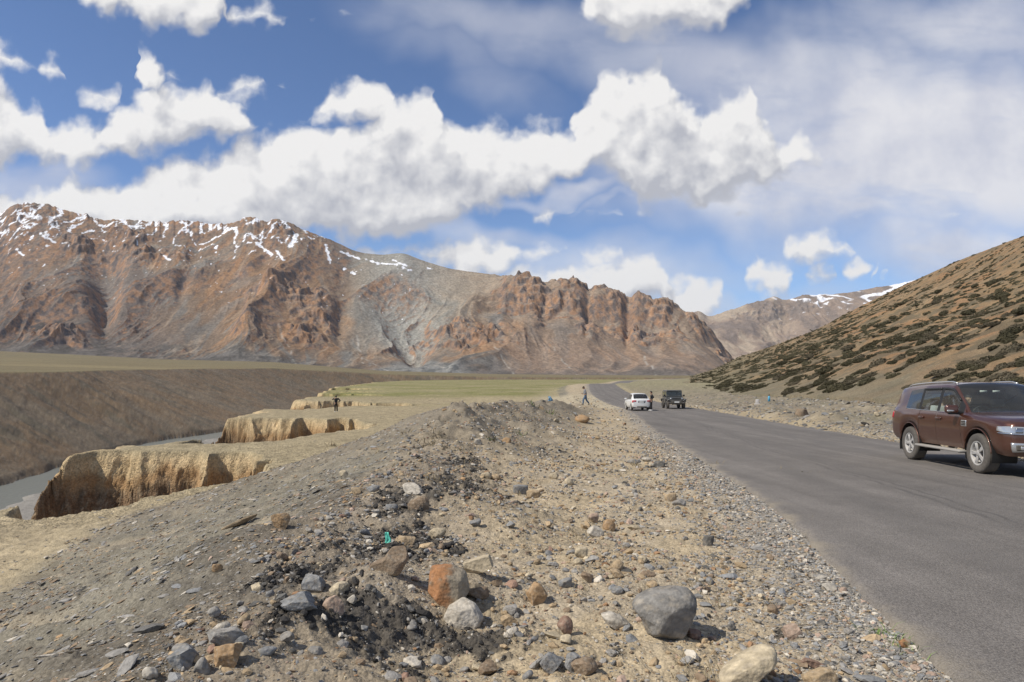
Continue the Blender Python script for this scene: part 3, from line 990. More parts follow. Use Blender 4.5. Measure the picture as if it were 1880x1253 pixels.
    for ax, ay, bx, by, w in ((625, 462, 660, 476, 1.6), (672, 477, 695, 484, 1.4), (700, 484, 728, 486, 1.5), (722, 478, 746, 488, 1.9), (738, 490, 754, 497, 1.6), (632, 494, 652, 504, 1.4), (598, 450, 606, 482, 2.4), (545, 433, 533, 452, 4.0), (470, 446, 500, 468, 2.2), (508, 462, 520, 478, 1.8), (300, 470, 312, 478, 1.6), (30, 458, 42, 470, 1.8), (75, 430, 100, 445, 2.2), (786, 492, 794, 495, 1.3)):
        k = np.clip(((PX - ax) * (bx - ax) + (py - ay) * (by - ay)) / ((bx - ax) ** 2 + (by - ay) ** 2), 0, 1)
        dd = np.hypot(PX - ax - k * (bx - ax), py - ay - k * (by - ay)) + 2.6 * fbm(PX / 9, py / 5, 3, seed=340)
        snow = np.maximum(snow, sst(w + .4, w - .6, dd))
    c = put(c, (.78, .79, .82), snow)
    return c


def prof_main(PX, s):
    a = .62 * s + .38 * s ** 2.2                                   # concave scree slope
    cl = sst(860, 960, PX)
    b = .52 * s / .62
    b = np.where(s < .62, .30 * s / .62 + .24 * (s / .62) ** 2, .54 + .40 * sst(.60, .80, s) + .06 * (s - .62) / .38)
    return lerp(a, b, cl)


SIL_MAIN = [(-520, 470), (-200, 415), (-60, 402), (0, 391), (25, 378), (60, 374), (100, 380), (150, 394), (200, 405), (240, 403), (275, 408), (300, 409), (340, 405), (400, 412), (440, 405), (460, 399), (485, 407), (510, 403), (540, 413), (580, 432), (620, 446), (650, 460), (700, 468), (740, 466), (780, 480), (820, 492), (870, 500), (920, 505), (960, 506), (985, 510), (1000, 518), (1020, 512), (1050, 515), (1090, 526), (1120, 530), (1150, 541), (1165, 537), (1200, 549), (1220, 547), (1250, 565), (1290, 591), (1310, 611), (1330, 640), (1347, 663), (1362, 692), (1375, 720), (1400, 760)]
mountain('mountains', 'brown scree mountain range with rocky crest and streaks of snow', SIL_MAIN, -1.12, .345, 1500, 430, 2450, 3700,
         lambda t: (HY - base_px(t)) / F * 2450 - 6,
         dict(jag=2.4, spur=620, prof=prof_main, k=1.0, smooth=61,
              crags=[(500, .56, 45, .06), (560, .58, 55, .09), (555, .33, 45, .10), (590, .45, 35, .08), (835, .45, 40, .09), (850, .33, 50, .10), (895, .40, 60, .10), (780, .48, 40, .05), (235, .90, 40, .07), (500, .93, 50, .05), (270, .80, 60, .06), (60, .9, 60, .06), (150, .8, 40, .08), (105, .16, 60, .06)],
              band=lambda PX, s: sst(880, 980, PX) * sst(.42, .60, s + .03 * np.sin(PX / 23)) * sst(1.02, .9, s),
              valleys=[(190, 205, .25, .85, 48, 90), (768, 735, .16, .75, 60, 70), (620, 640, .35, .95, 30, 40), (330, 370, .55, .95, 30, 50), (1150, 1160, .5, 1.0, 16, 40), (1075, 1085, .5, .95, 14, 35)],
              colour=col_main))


def col_far(g):
    X, Y, PX, s = g['X'], g['Y'], g['PX'], g['s']
    c = np.broadcast_to(np.array([.27, .205, .155]), X.shape + (3,)).copy()
    n = fbm(X / 240, Y / 500, 4, seed=331)
    c = put(c, (.36, .29, .215), sst(-.1, .4, n) * sst(1500, 1380, PX))
    c = put(c, (.185, .15, .125), sst(0, .5, -n) * .8)
    c = put(c, (.19, .16, .14), sst(1.1, 1.5, g['steep']) * .8)
    py = HY - g['Z'] / g['D'] * F
    sn = ridged(X / 260 + Y / 500, Y / 260, 4, seed=333)
    lim = ip(PX, [(1300, 560), (1420, 556), (1480, 572), (1560, 560), (1640, 575)])
    k = sst(1.55, 1.75, sn + sst(lim + 14, lim - 26, py) * .9 + .25 * sst(1560, 1620, PX)) * sst(1400, 1440, PX)
    return put(c, (.8, .81, .84), k)


SIL_FAR = [(1000, 640), (1150, 600), (1240, 578), (1270, 577), (1282, 572), (1298, 580), (1330, 573), (1380, 557), (1405, 551), (1422, 545), (1440, 551), (1470, 543), (1520, 541), (1560, 537), (1600, 530), (1640, 523), (1690, 512), (1800, 505), (2100, 540)]
mountain('distant_mountain', 'hazy far mountain with snow streaks beyond the valley', SIL_FAR, .05, .92, 620, 240, 6200, 8300,
         lambda t: np.full_like(t, 25.0),
         dict(jag=1.0, spur=1500, spurk=1.5, prof=lambda PX, s: .75 * s + .25 * s ** 2, k=1.5, smooth=41, crags=[(1400, .85, 60, .1), (1480, .9, 60, .08)],
              band=lambda PX, s: s * 0, valleys=[(1420, 1440, .1, .9, 40, 160)], colour=col_far))


# ------------------------------------------------------------------ hillside on the right
SIL_HILL = [(1180, 716), (1230, 702), (1270, 692), (1310, 679), (1350, 661), (1400, 643), (1450, 625), (1500, 605), (1560, 573), (1640, 533), (1700, 506), (1760, 479), (1820, 456), (1880, 433), (2100, 350), (2500, 280), (3200, 240)]


def hill_sil(t):
    return (HY - spl(t * F + CX, SIL_HILL)) / F


def hill_foot(t):
    return ip(np.asarray(t) * F + CX, [(1180, 420), (1220, 270), (1260, 185), (1300, 135), (1350, 104), (1450, 80), (1600, 58), (1750, 42), (1880, 33), (2300, 22), (2800, 16)])


def hill_ridge(t):
    return ip(t, [(.2, 1500), (.28, 1450), (.32, 900), (.45, 430), (.6, 300), (.75, 235), (1.0, 170), (1.6, 120)])


def hill_point(t, s):
    """a point of the hill; s = 0 at the foot, 1 on the crest"""
    t = np.asarray(t, float)
    s = np.asarray(s, float)
    df, dr = hill_foot(t), hill_ridge(t)
    dr = np.maximum(dr, df + 60)
    zf = -ip(df, [(14, 1.7), (37, 1.5), (58, 1.75), (80, 2.1), (104, 2.6), (135, 3.2), (185, 3.2), (420, 4.0)]) - .2
    zt = hill_sil(t) * dr
    d = df + s * (dr - df)
    x = t * d
    sc = np.clip(s, 0, 1)
    z = zf + sc * (zt - zf) - .10 * (zt - zf) * np.sin(np.pi * sc) * sst(.35, .7, t)
    e = np.sin(np.pi * np.clip(sc, 0, 1)) ** .6
    e = np.minimum(e, np.clip(sc * 6, 0, 1))
    z = z + e * (3.2 * fbm(x / 45, d / 60, 3, seed=401) + .5 * fbm(x / 7, d / 7, 3, seed=403)) + np.clip(sc * 20, 0, 1) * .10 * fbm(x / 1.3, d / 1.3, 3, seed=405)
    b = np.maximum(s - 1, 0)
    z = z - b * b * 120 - b * 8
    return x, d, z


def build_hill():
    t = np.linspace(.215, 1.45, 900)
    s = np.concatenate([np.linspace(0, 1, 520) ** 1.25, 1 + np.linspace(.02, .6, 20)])
    T, S_ = np.meshgrid(t, s)
    X, Y, Z = hill_point(T, S_)
    Z[0] -= 4.0
    c = np.broadcast_to(np.array([.262, .182, .102]), X.shape + (3,)).copy()
    n = fbm(X / 16, Y / 22, 4, seed=411)
    c = put(c, (.30, .215, .128), sst(-.1, .5, n))
    c = put(c, (.22, .175, .115), sst(.0, .5, fbm(X / 5, Y / 7, 4, seed=413)) * .6)
    c = put(c, (.32, .185, .095), sst(.1, .5, fbm(X / 12, Y / 12, 3, seed=415)) * .6)
    lit_ = fbm(X / 5.5, Y / 3.2, 4, gain=.6, seed=417)
    PXh, PYh = T * F + CX, HY - Z / np.maximum(Y, 1) * F
    c = put(c, (.135, .118, .080), sst(.0, .35, lit_ + .25 * np.exp(-((PYh - (650 - (PXh - 1500) * .15)) / 45) ** 2) - .15 * sst(.5, 1, S_)) * .75)
    c = put(c, (.205, .185, .13), sst(.10, .0, S_) * .8)
    c = put(c, (.21, .20, .13), sst(.42, .30, T) * .5)
    c = c * np.array([.88, .86, .84])
    o = mesh_np('hillside', np.stack([X.ravel(), Y.ravel(), Z.ravel()], 1), grid_faces(*X.shape), M_HILL, True, c.reshape(-1, 3))
    setp(o, 'tan stony hillside rising right of the road', 'hillside', kind='structure')


build_hill()
# ------------------------------------------------------------------ stones
M_STONE = soil_mat('stone', fine=30.0, bump=.6, dist=.012, lo=.78, hi=1.22, mid=6.0, peb=.05)


def icos(sub):
    bm = bmesh.new()
    bmesh.ops.create_icosphere(bm, subdivisions=sub, radius=1)
    v = np.array([q.co[:] for q in bm.verts])
    f = np.array([[q.index for q in p.verts] for p in bm.faces])
    bm.free()
    return v, f


ICO = {k: icos(k) for k in (1, 2, 3, 5)}


def rock_shape(sub, seed, cuts=9, lo=.55, hi=.9, rough=.05, base=None):
    r = np.random.default_rng(seed)
    v, f = ICO[sub]
    v = v.copy()
    for _ in range(cuts):
        n = r.normal(size=3)
        n /= np.linalg.norm(n)
        d = r.uniform(lo, hi)
        k = v @ n - d
        v = v - np.maximum(k, 0)[:, None] * n
    if rough:
        q = v * 1.6 + seed % 97
        v = v * (1 + rough * (fbm(q[:, 0] + q[:, 2] * .7, q[:, 1] - q[:, 2] * .6, 4, seed=seed % 50)))[:, None]
    return v, f


PALETTE = {'grey': (.29, .275, .25), 'blue-grey': (.235, .236, .232), 'tan': (.40, .30, .185), 'pale': (.50, .455, .38), 'rust': (.30, .18, .10), 'dark grey': (.13, .125, .115),
           'cream': (.50, .42, .29), 'pinkish': (.40, .295, .225), 'brown': (.25, .185, .125), 'orange': (.37, .245, .135), 'reddish': (.28, .18, .13), 'black': (.05, .047, .044)}

# column, row of the foot, width, height (photograph pixels), depth factor, colour, kind of shape, tilt, label, short name
HERO = [
    (1228, 1181, 120, 92, .8, 'grey', 'boulder', 0, 'large smooth grey boulder, by far the biggest stone on the gravel', 'large grey boulder'),
    (1380, 1262, 108, 66, .7, 'cream', 'long', 24, 'long cream angular stone at the bottom edge of the gravel near the road', 'long cream stone'),
    (822, 1118, 78, 72, .9, 'rust', 'block', 8, 'blocky rust-orange and grey stone with a fiery flat face', 'rust-orange block'),
    (849, 1150, 76, 52, .8, 'pale', 'round', 0, 'pale rounded stone resting just below the rust-orange block', 'pale rounded stone'),
    (878, 1060, 56, 34, .6, 'cream', 'brick', 20, 'cream brick-shaped stone tilted up to the right', 'brick-shaped stone'),
    (712, 1054, 72, 44, .8, 'brown', 'wedge', 0, 'brown wedge-shaped stone with a pointed left end', 'brown wedge stone'),
    (986, 1115, 40, 40, .8, 'orange', 'block', 30, 'pinkish orange diamond-shaped stone alone on the tan gravel', 'diamond-shaped stone'),
    (1135, 1158, 60, 30, .6, 'pale', 'slab', 8, 'pale flat slab lying just left of the large grey boulder', 'pale flat slab'),
    (1038, 1174, 30, 32, .9, 'reddish', 'round', 0, 'reddish egg-shaped stone below the diamond-shaped one', 'reddish egg-shaped stone'),
    (1013, 1230, 44, 34, .9, 'blue-grey', 'block', 5, 'blue-grey blocky stone, leftmost of a tight row of three', 'blue-grey block in the row'),
    (1052, 1232, 32, 34, .8, 'blue-grey', 'wedge', -20, 'narrow blue-grey stone in the middle of a tight row of three', 'middle stone of the row'),
    (1074, 1244, 50, 30, .8, 'brown', 'round', 0, 'brownish rounded stone, rightmost of a tight row of three', 'brownish stone of the row'),
    (573, 1086, 40, 30, .8, 'blue-grey', 'block', 12, 'pale blue angular stone topping the heap of slabs on the berm', 'pale blue stone'),
    (543, 1122, 76, 34, .6, 'blue-grey', 'slab', -6, 'long blue-grey slab half buried in the black dirt', 'long blue-grey slab'),
    (610, 1126, 38, 36, .8, 'pinkish', 'wedge', 0, 'pale pink pyramid-shaped stone right of the long blue-grey slab', 'pink pyramid stone'),
    (620, 1090, 34, 24, .8, 'cream', 'block', 0, 'cream lump of stone behind the pink pyramid-shaped one', 'cream lump'),
    (330, 1232, 54, 40, .8, 'blue-grey', 'block', -12, 'blue-grey cut-looking block at the lower left of the black dirt', 'cut-looking block'),
    (412, 1230, 48, 44, .8, 'orange', 'block', 6, 'orange-tan cube-like stone beside the cut-looking block', 'orange-tan cube-like stone'),
    (366, 1238, 30, 34, .8, 'grey', 'wedge', 15, 'small grey upright stone squeezed between blue-grey and orange blocks', 'grey upright stone'),
    (408, 1192, 74, 30, .6, 'grey', 'slab', -8, 'long grey slab with a tan edge behind the orange-tan cube', 'grey slab with tan edge'),
    (272, 1250, 30, 24, .8, 'pale', 'round', 0, 'pale lump at the foot of the spoil slope', 'pale lump'),
    (745, 1004, 34, 24, .8, 'tan', 'block', 0, 'tan stone next to the green plastic scrap', 'tan stone by the scrap'),
    (801, 988, 34, 20, .8, 'cream', 'round', 0, 'cream smooth oval stone right of the green plastic scrap', 'cream oval stone'),
    (768, 938, 40, 28, .7, 'brown', 'wedge', -15, 'brown leaning slab at the edge of the upper black patch', 'brown leaning slab'),
    (757, 910, 40, 20, .6, 'pale', 'slab', -25, 'whitish sloping slab above the brown leaning one', 'whitish sloping slab'),
    (515, 972, 38, 32, .4, 'orange', 'shard', 35, 'orange jagged shard standing on the spoil slope', 'orange jagged shard'),
    (397, 1056, 20, 16, .5, 'orange', 'shard', 35, 'small bright orange shard alone on the grey spoil slope', 'small orange shard'),
    (1070, 777, 27, 15, .8, 'orange', 'round', -6, 'orange boulder on the dirt mound in front of the walking person', 'orange boulder'),
    (893, 880, 20, 13, .8, 'cream', 'round', 0, 'cream egg-like stone touching a tan twin', 'cream egg-like stone'),
    (910, 882, 18, 12, .8, 'tan', 'round', 0, 'tan stone touching the cream egg-like one', 'tan twin stone'),
    (1017, 882, 18, 13, .8, 'cream', 'round', -15, 'cream pebble, upper left one of a pair', 'upper cream pebble'),
    (1045, 893, 18, 13, .8, 'cream', 'round', -15, 'cream pebble, lower right one of a pair', 'lower cream pebble'),
    (956, 908, 28, 18, .6, 'blue-grey', 'block', 0, 'dull blue-grey slab among tan rubble below the cream pebbles', 'dull blue-grey slab'),
    (980, 915, 26, 16, .7, 'tan', 'block', 10, 'tan flat stone touching the dull blue-grey slab', 'tan flat stone'),
    (1119, 976, 24, 22, .8, 'orange', 'round', 10, 'orange-brown rounded stone above a pale half-buried one', 'orange-brown stone'),
    (1094, 989, 32, 20, .8, 'pale', 'wedge', 0, 'pale half-buried stone below the orange-brown one', 'pale half-buried stone'),
    (1090, 960, 20, 18, .8, 'pinkish', 'wedge', 0, 'pinkish upright stone left of the orange-brown one', 'pinkish upright stone'),
    (1302, 1003, 22, 20, .8, 'dark grey', 'block', 0, 'dark brown-grey stone alone between boulder and road', 'dark lone stone'),
    (1068, 1028, 24, 20, .8, 'cream', 'block', 10, 'cream angular stone with a smaller cream pebble below', 'cream angular stone'),
    (1061, 1042, 18, 12, .8, 'cream', 'round', 0, 'cream pebble below the cream angular stone', 'cream pebble'),
    (1135, 1061, 28, 18, .8, 'tan', 'round', 0, 'tan smooth stone in front of its slightly taller neighbour', 'tan smooth stone'),
    (1133, 1044, 26, 20, .8, 'tan', 'wedge', 15, 'tan taller stone leaning behind a smooth one', 'tan taller stone'),
    (1038, 1080, 26, 18, .8, 'blue-grey', 'block', 0, 'blue-grey stone halfway between diamond-shaped stone and cream pebble', 'blue-grey lone stone'),
    (1181, 1034, 18, 12, .8, 'cream', 'round', 0, 'cream pebble above the large grey boulder', 'cream pebble above the boulder'),
    (930, 814, 18, 11, .8, 'orange', 'round', 0, 'orange stone at the foot of the dirt berm', 'orange stone at the berm'),
    (877, 816, 14, 11, .8, 'pale', 'block', 0, 'pale stone on the flank of the dirt berm', 'pale stone on the berm'),
    (1211, 859, 22, 12, .7, 'dark grey', 'slab', 0, 'dark slate piece on the gravel beside the asphalt edge', 'dark slate piece'),
    (1166, 854, 22, 9, .7, 'grey', 'slab', 0, 'grey flat stone left of the dark slate piece', 'grey flat stone'),
    (1188, 848, 18, 9, .7, 'pale', 'slab', 0, 'whitish flat stone behind the dark slate piece', 'whitish flat stone'),
    (1232, 922, 24, 18, .7, 'tan', 'block', 10, 'tan squarish stone in the small heap near the road', 'tan squarish stone'),
    (1248, 930, 26, 14, .7, 'grey', 'slab', 0, 'grey slab leaning on the tan squarish stone', 'grey leaning slab'),
    (1460, 1172, 36, 36, .7, 'pinkish', 'block', 15, 'pink-brown stone at the edge of the dark grit near the road', 'pink-brown stone'),
    (1512, 1262, 66, 32, .7, 'tan', 'round', 0, 'broad dull tan stone cut off by the bottom of the view', 'broad dull tan stone'),
    (1664, 1190, 20, 15, .8, 'rust', 'block', 0, 'rust-brown cube-like pebble at the asphalt edge', 'rust-brown pebble'),
    (1495, 1222, 50, 18, .4, 'reddish', 'slab', -30, 'reddish long splinter of stone near the bottom right of the gravel', 'reddish splinter'),
    (875, 1106, 46, 24, .7, 'brown', 'round', 0, 'brown flat stone tucked behind the pale rounded one', 'brown tucked stone'),
    (1277, 1174, 28, 18, .8, 'reddish', 'block', -10, 'reddish stone at the right foot of the large grey boulder', 'reddish foot stone'),
    (1475, 764, 27, 14, .7, 'brown', 'block', -5, 'brown block-shaped boulder on the verge across the road', 'brown block across the road'),
    (1612, 766, 13, 8, .7, 'cream', 'block', 0, 'pale cream stone on the rubble bank behind the brown car', 'pale stone behind the car'),
    (1527, 764, 9, 5, .7, 'cream', 'round', 0, 'small cream stone right of the brown block-shaped boulder', 'small cream stone'),
    (935, 1145, 34, 24, .7, 'tan', 'block', 0, 'tan stone with a dark left side below the diamond-shaped one', 'tan dark-sided stone'),
    (895, 1240, 36, 28, .8, 'brown', 'wedge', 0, 'dark brown stone left of the blue-grey block', 'dark brown stone'),
    (683, 905, 26, 12, .6, 'blue-grey', 'slab', 5, 'whitish blue flat stone on the dark side of the berm', 'whitish blue flat stone'),
    (653, 908, 20, 14, .7, 'tan', 'block', 0, 'tan stone left of the whitish blue flat one', 'tan berm stone'),
    (630, 878, 16, 12, .7, 'cream', 'round', 0, 'cream stone high on the near flank of the berm', 'cream berm stone'),
    (718, 940, 22, 12, .7, 'blue-grey', 'block', 0, 'grey-blue stone above the long crack of black dirt', 'grey-blue berm stone'),
]


POLY = {  # outlines of the largest stones, seen from the road side
    1228: [(875, 850), (905, 800), (1000, 765), (1110, 752), (1195, 760), (1235, 800), (1235, 850), (1200, 920), (1150, 990), (1060, 1040), (1000, 1020), (960, 980), (930, 910)],
    1380: [(1360, 1250), (1380, 1215), (1480, 1150), (1560, 1110), (1640, 1080), (1670, 1110), (1665, 1150), (1600, 1190), (1530, 1250), (1450, 1280)],
    822: [(1590, 300), (1690, 295), (1760, 320), (1780, 385), (1730, 440), (1640, 475), (1570, 475), (1580, 390)],
    849: [(1645, 510), (1670, 460), (1740, 425), (1800, 450), (1840, 500), (1810, 550), (1730, 570), (1660, 560)],
    712: [(1275, 265), (1340, 245), (1380, 205), (1440, 200), (1462, 240), (1420, 300), (1340, 297)],
    986: [(265, 780), (310, 725), (345, 735), (378, 780), (355, 815), (310, 838)],
    1135: [(690, 880), (745, 872), (800, 890), (862, 935), (850, 960), (770, 945), (720, 920)],
}


def outline_mesh(poly, seed):
    """a stone whose outline is the polygon and whose depth rounds off front and back"""
    p = np.array(poly, float)
    c = (p.max(0) + p.min(0)) / 2
    p = (p - c) / np.ptp(p, axis=0) * 2
    p[:, 1] *= -1
    a = np.arctan2(p[:, 1], p[:, 0])
    r = np.hypot(p[:, 0], p[:, 1])
    o = np.argsort(a)
    a, r = a[o], r[o]
    aa = np.concatenate([a - 2 * np.pi, a, a + 2 * np.pi])
    # straight edges between the corners
    pts = np.stack([np.tile(r, 3) * np.cos(aa), np.tile(r, 3) * np.sin(aa)], 1)

    def rad(t):
        k = np.clip(np.searchsorted(aa, t) - 1, 0, len(aa) - 2)
        A, B = pts[k], pts[k + 1]
        d = np.stack([np.cos(t), np.sin(t)], 1)
        e = B - A
        den = d[:, 0] * e[:, 1] - d[:, 1] * e[:, 0]
        return np.abs((A[:, 0] * e[:, 1] - A[:, 1] * e[:, 0]) / np.where(np.abs(den) < 1e-6, 1e-6, den))
    v, f = ICO[5]
    v = v.copy()
    t = np.arctan2(v[:, 2], v[:, 0])
    q = rad(t) * .6 + rad(t + .10) * .2 + rad(t - .10) * .2
    rho = np.hypot(v[:, 0], v[:, 2]) ** .72
    out = np.stack([np.cos(t) * q * rho, v[:, 1] * .9 + .12 * v[:, 2], np.sin(t) * q * rho], 1)
    rr = np.random.default_rng(seed)
    for _ in range(6):
        n = rr.normal(size=3) * np.array([.5, 1.2, .5])
        n[1] = -abs(n[1])
        n /= np.linalg.norm(n)
        k = out @ n - rr.uniform(.66, .9)
        out = out - np.maximum(k, 0)[:, None] * n
    return out, f


def hero_mesh(kind, seed, col, sub=5, poly=None):
    r = np.random.default_rng(seed)
    cuts, lo, hi, rg = {'boulder': (6, .74, .95, .05), 'round': (9, .62, .95, .05), 'block': (13, .46, .76, .05), 'wedge': (8, .45, .85, .05), 'slab': (9, .5, .85, .06), 'long': (9, .5, .82, .07), 'brick': (3, .6, .8, .04), 'shard': (8, .42, .8, .08)}[kind]
    v, f = rock_shape(sub, seed, cuts, lo, hi, rg)
    if poly is not None:
        v, f = outline_mesh(poly, seed)
    elif kind in ('brick', 'block'):
        for ax in range(3):
            k = .62 if kind == 'brick' else .68
            n = np.eye(3)[ax] + r.normal(size=3) * .08
            n /= np.linalg.norm(n)
            for s in (-1, 1):
                e = v @ (n * s) - k
                v = v - np.maximum(e, 0)[:, None] * n * s
    if kind == 'boulder' and poly is None:      # wide shoulders, narrow foot
        t = np.clip((v[:, 2] + 1) / 2, 0, 1)
        v[:, 0] *= lerp(.50, 1.12, t ** .7)
        v[:, 1] *= lerp(.6, 1.0, t)
        v[:, 0] += .10 * (1 - t)
    if kind == 'wedge' and poly is None:
        t = np.clip((v[:, 0] + 1) / 2, 0, 1)
        v[:, 2] *= lerp(.4, 1.1, t)
    q = v * 2.2 + seed
    v = v * (1 + .022 * fbm(q[:, 0] * 2 + q[:, 2], q[:, 1] * 2 - q[:, 2], 3, seed=7))[:, None]
    v -= (v.max(0) + v.min(0)) / 2
    v /= (v.max(0) - v.min(0))
    base = np.array(PALETTE[col]) * (.72 if kind == 'boulder' else .9)
    c = np.tile(base, (len(v), 1))
    n = fbm(v[:, 0] * 3 + v[:, 2] * 2, v[:, 1] * 3 + v[:, 2] * 5, 4, seed=seed % 40)
    c *= (1 + .30 * n)[:, None]
    c = put(c, (.36, .31, .24), sst(.1, .6, fbm(v[:, 0] * 6 - v[:, 1] * 3, v[:, 2] * 6 + v[:, 1] * 4, 4, seed=seed % 37)) * .45)
    band = np.sin((v[:, 2] * 1.2 + v[:, 0] * .5 + .25 * n) * 22)
    c *= (1 + .05 * band)[:, None]
    if col == 'rust':
        k = sst(-.05, .12, v[:, 0] + .6 * n * .3)
        c = put(c, (.30, .255, .19), k)
        c = put(c, (.40, .175, .07), (1 - k) * .55 * sst(-.3, .2, n + .3))
    dust = sst(-.15, -.5, v[:, 2] + .1 * n)
    c = put(c, (.37, .31, .215), dust * .6)
    return v, f, c


hero_pos = []
for i, (px, py, w, h, df, col, kind, tilt, label, short) in enumerate(HERO):
    x, y, z = cast(px, min(py, 1300), 2.2)
    W, H = w / F * y, h / F * y * 1.16
    poly = POLY.get(px)
    if poly is not None:
        tilt = 0
    v, f, c = hero_mesh(kind, 500 + i * 7, col, 5 if w > 30 else 3, poly)
    v = v * np.array([W, W * df, H])
    a = R(tilt)
    ca, sa = math.cos(a), math.sin(a)
    vx = v[:, 0] * ca - v[:, 2] * sa
    vz = v[:, 0] * sa + v[:, 2] * ca
    v = np.stack([vx, v[:, 1], vz], 1)
    sc_ = np.array([W / np.ptp(v[:, 0]), 1, H / np.ptp(v[:, 2])])
    v *= sc_
    v[:, 2] += -v[:, 2].min() - H * .17
    o = mesh_np('boulder' if w > 100 else 'stone', v, f, M_STONE, True, c)
    zz = float(ground_z(x, y + W * df * .35)[0])
    o.location = (x, y + W * df * .35, min(z, zz) if h < 60 else z)
    setp(o, label, 'boulder' if w > 100 else 'stone', 'stones lying on the gravel and spoil')
    hero_pos.append((px, py, x, y, W, short))

# ------------------------------------------------------------------ gravel
LIB1 = [rock_shape(1, 900 + k, 3, .6, .95, 0) for k in range(24)]
LIB2 = [rock_shape(2, 930 + k, 12, .36, .80, .03) for k in range(40)]
PN = list(PALETTE)
PC = np.array([PALETTE[k] for k in PN])


def zone_weights(x, y):
    """palette weights, shape and amount of loose stones at a place"""
    z, m = macro(x, y)
    fallk = sst(-.2, .6, m['xc'] - x)
    edge = sst(1.5, .15, m['xl'] - x + .5 * m['hn'])
    rv = (x > m['xr']) * 1.0
    w = np.zeros((len(x), len(PN)))
    W = dict(zip(PN, range(len(PN))))
    w[:, W['grey']] = .26
    w[:, W['blue-grey']] = .16
    w[:, W['tan']] = .22
    w[:, W['pale']] = .09
    w[:, W['rust']] = .03
    w[:, W['dark grey']] = .06
    w[:, W['cream']] = .05
    w[:, W['pinkish']] = .07
    w[:, W['brown']] = .07
    w[:, W['orange']] = .015
    w[:, W['reddish']] = .02
    e = edge[:, None]
    ew = np.zeros(len(PN))
    for k, a in (('grey', .40), ('blue-grey', .2), ('pale', .2), ('dark grey', .07), ('tan', .06), ('pinkish', .05), ('brown', .02)):
        ew[W[k]] = a
    w = w * (1 - e) + ew * e
    sw = np.zeros(len(PN))
    for k, a in (('grey', .40), ('blue-grey', .12), ('brown', .2), ('dark grey', .10), ('pale', .05), ('tan', .10), ('orange', .02), ('pinkish', .02)):
        sw[W[k]] = a
    w = w * (1 - fallk[:, None]) + sw * fallk[:, None]
    dk = dark_mask(x, y)
    dw = np.zeros(len(PN))
    for k, a in (('black', .62), ('dark grey', .16), ('grey', .10), ('brown', .06), ('pale', .06)):
        dw[W[k]] = a
    w = w * (1 - dk[:, None]) + dw * dk[:, None]
    return w, fallk, edge, dk, z, m


